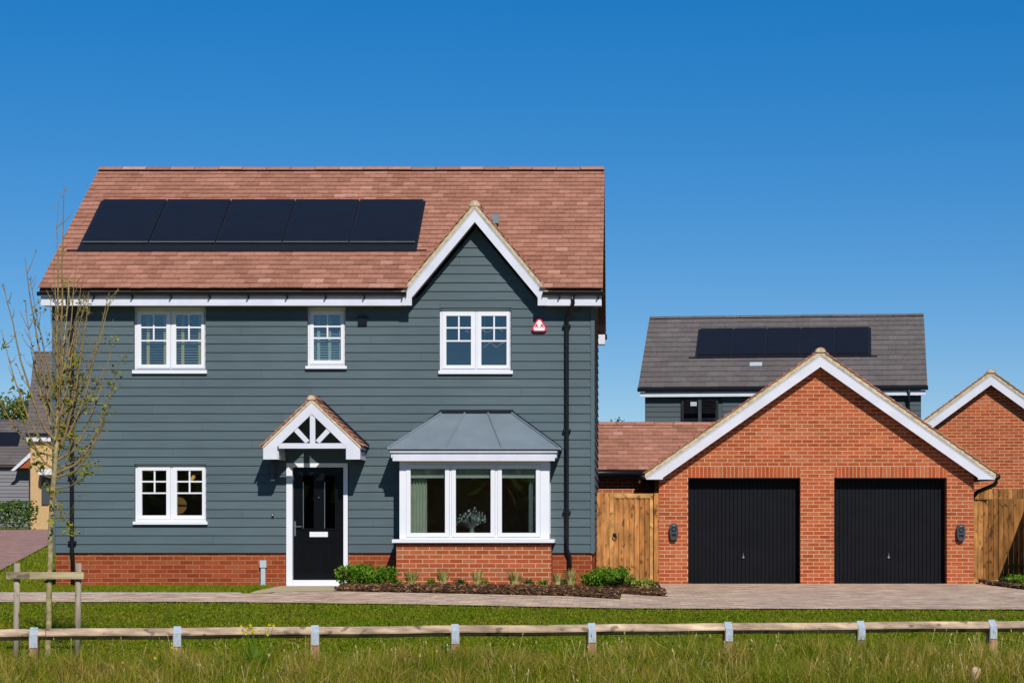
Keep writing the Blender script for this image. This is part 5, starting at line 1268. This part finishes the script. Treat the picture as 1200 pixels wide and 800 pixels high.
# flowering stalks with seed heads
mm = MB(); rng = random.Random(9)
for i in range(900):
    x = rng.uniform(-7, 5); y = float(yF(x))-.35-rng.random()*3.6; px = VX+x*F/y
    if px < -30 or px > 1230: continue
    if noise.noise((x*.9, y*.9, 2.2))+rng.uniform(-.3, .3) < 0: continue
    z0 = gz(x, y); h = rng.uniform(.2, .40); a = rng.uniform(0, 6.28); d = Vector((math.cos(a), math.sin(a), 0))*rng.uniform(.02, .12)
    p0 = Vector((x, y, z0)); p1 = p0+d*.4+Vector((0, 0, h*.6)); p2 = p0+d+Vector((0, 0, h)); wv = Vector((.0018, 0, 0))
    mm.add([p0-wv, p0+wv, p1+wv, p1-wv, p2+wv, p2-wv], [(0, 1, 2, 3), (3, 2, 4, 5)])
    q = p2+(p2-p1).normalized()*.03; k_ = Vector((rng.uniform(.004, .009), 0, 0)); mm.add([p2-(q-p2)*.6, p2+k_, q, p2-k_], [(0, 1, 2, 3)])
tag(mm.build('seed_stalks', 'straw'), 'thin straw coloured seed stalks rising from the meadow grass', 'seed stalks', kind='stuff')
# broad-leaved weeds among the grass
mm = MB(); rng = random.Random(14)
for i in range(70):
    x = rng.uniform(-6.8, 4.6); y = float(yF(x))-.45-rng.random()*2.6; z0 = gz(x, y); r = rng.uniform(.06, .16); h = rng.uniform(.16, .36)
    for k in range(rng.randrange(14, 34)):
        u = Vector((rng.gauss(0, .6), rng.gauss(0, .6), rng.uniform(.2, 1))).normalized(); v = u.cross(Vector((rng.gauss(0, 1), rng.gauss(0, 1), .3))).normalized(); q = rng.uniform(.015, .035)
        mm.leaf(Vector((x+rng.gauss(0, r*.6), y+rng.gauss(0, r*.6), z0+h*rng.random()**.6)), v*q, u*q)
tag(mm.build('meadow_weeds', 'hedge'), 'broad leaved green weeds scattered through the long grass', 'weeds', kind='stuff')
# a lush darker tuft, yellow flowers, pale stumps
def tuft(px, Y, label, n, h, mat, r):
    x = W(px, 0, Y)[0]; z0 = gz(x, Y); t = thing('grass_tuft', label, 'grass tuft', (x, Y, z0)); m = MB(); rg_ = random.Random(int(px))
    for i in range(n):
        a = rg_.uniform(0, 6.28); d = Vector((math.cos(a), math.sin(a), 0)); l = h*rg_.uniform(.6, 1.1); o = rg_.random()*r; p0 = Vector((x, Y, z0-.02))+d*o*.4; wv = Vector((-d.y, d.x, 0))*.006+Vector((.002, 0, 0))
        p1 = p0+d*o*.4+Vector((0, 0, l*.6)); p2 = p0+d*o*1.3+Vector((0, 0, l)); m.add([p0-wv, p0+wv, p1+wv, p1-wv, p2], [(0, 1, 2, 3), (3, 2, 4)])
    m.build('blades', mat, t)
tuft(302, 20.7, 'lush dark green tuft standing in the rough meadow grass', 80, .44, 'shrub', .2)
tuft(985, 20.2, 'bright green tuft in the meadow grass beside a pale peg', 70, .42, 'shrub', .14)
def flower(px, py, Y, lab, heads=1):
    x, z = W(px, py, Y); z0 = gz(x, Y); t = thing('yellow_wildflower', lab, 'flower', (x, Y, z0), group='yellow flowers in the meadow'); rg_ = random.Random(int(px*7+py)); m = MB(); f_ = MB()
    for i in range(heads):
        p = Vector((x+(rg_.uniform(-.21, .21) if heads > 1 else 0), Y+rg_.uniform(-.05, .05), z+(rg_.uniform(-.05, .05) if heads > 1 else 0))); m.tube([(x, Y, z0-.02), ((x+p.x)/2, Y, (z0+p.z)/2+.02), p], .0022, 4, False)
        for k in range(6): a = k*1.047; d = Vector((math.cos(a)*.8, -.5, math.sin(a))).normalized()*.011; f_.leaf(p+d, d.cross(Vector((0, 1, 0)))*1.1, d)
    m.build('stem', 'shrub', t); f_.build('petals', 'petal', t)
flower(302, 737, 21.2, 'spray of yellow flowers standing against the knee rail', 16)
for px, py, Y in ((84*1.0, 793, 20.3), (95, 795, 20.3), (201, 767, 21.2), (208, 768, 21.2), (203, 789, 20.6), (190, 790, 20.7), (224, 794, 20.3), (145, 784, 20.6), (183, 779, 20.7), (153, 789, 20.5)):
    flower(px, py-9, Y-.25, 'single small yellow flower on a thin stem in the meadow')
x, z = W(1143.5, 781, 19.6); z0 = gz(x, 19.6)
t = thing('wooden_peg', 'pale weathered wooden peg standing in the meadow grass', 'peg', (x, 19.6, z0))
MB().tube([(x, 19.6, z0-.1), (x, 19.6, z-.1), (x+.004, 19.6, z-.02), (x+.006, 19.6, z)], [.047, .046, .043, .026], 14).build('peg', 'stone', t)
x, z = W(948, 794, 19.4); z0 = gz(x, 19.4); t = thing('wooden_peg', 'small broken peg almost hidden beside the bright green tuft', 'peg', (x, 19.4, z0)); MB().tube([(x, 19.4, z0-.1), (x, 19.4, z-.03), (x+.01, 19.4, z)], [.02, .02, .008], 8).build('peg', 'stone', t)
# woodland added out of view behind the viewer to darken the lower panes' reflections
wm = leafcloud((0, -60, 1.6), (80, 5, 4.0), 26000, 1.9, 0, 77, 90)
tag(wm.build('added_woodland', 'leaf'), 'unseen belt of trees added behind the viewer to darken pane reflections', 'added_woodland', kind='stuff')
for o in list(bpy.data.objects):
    if '_local' in o: del o['_local']
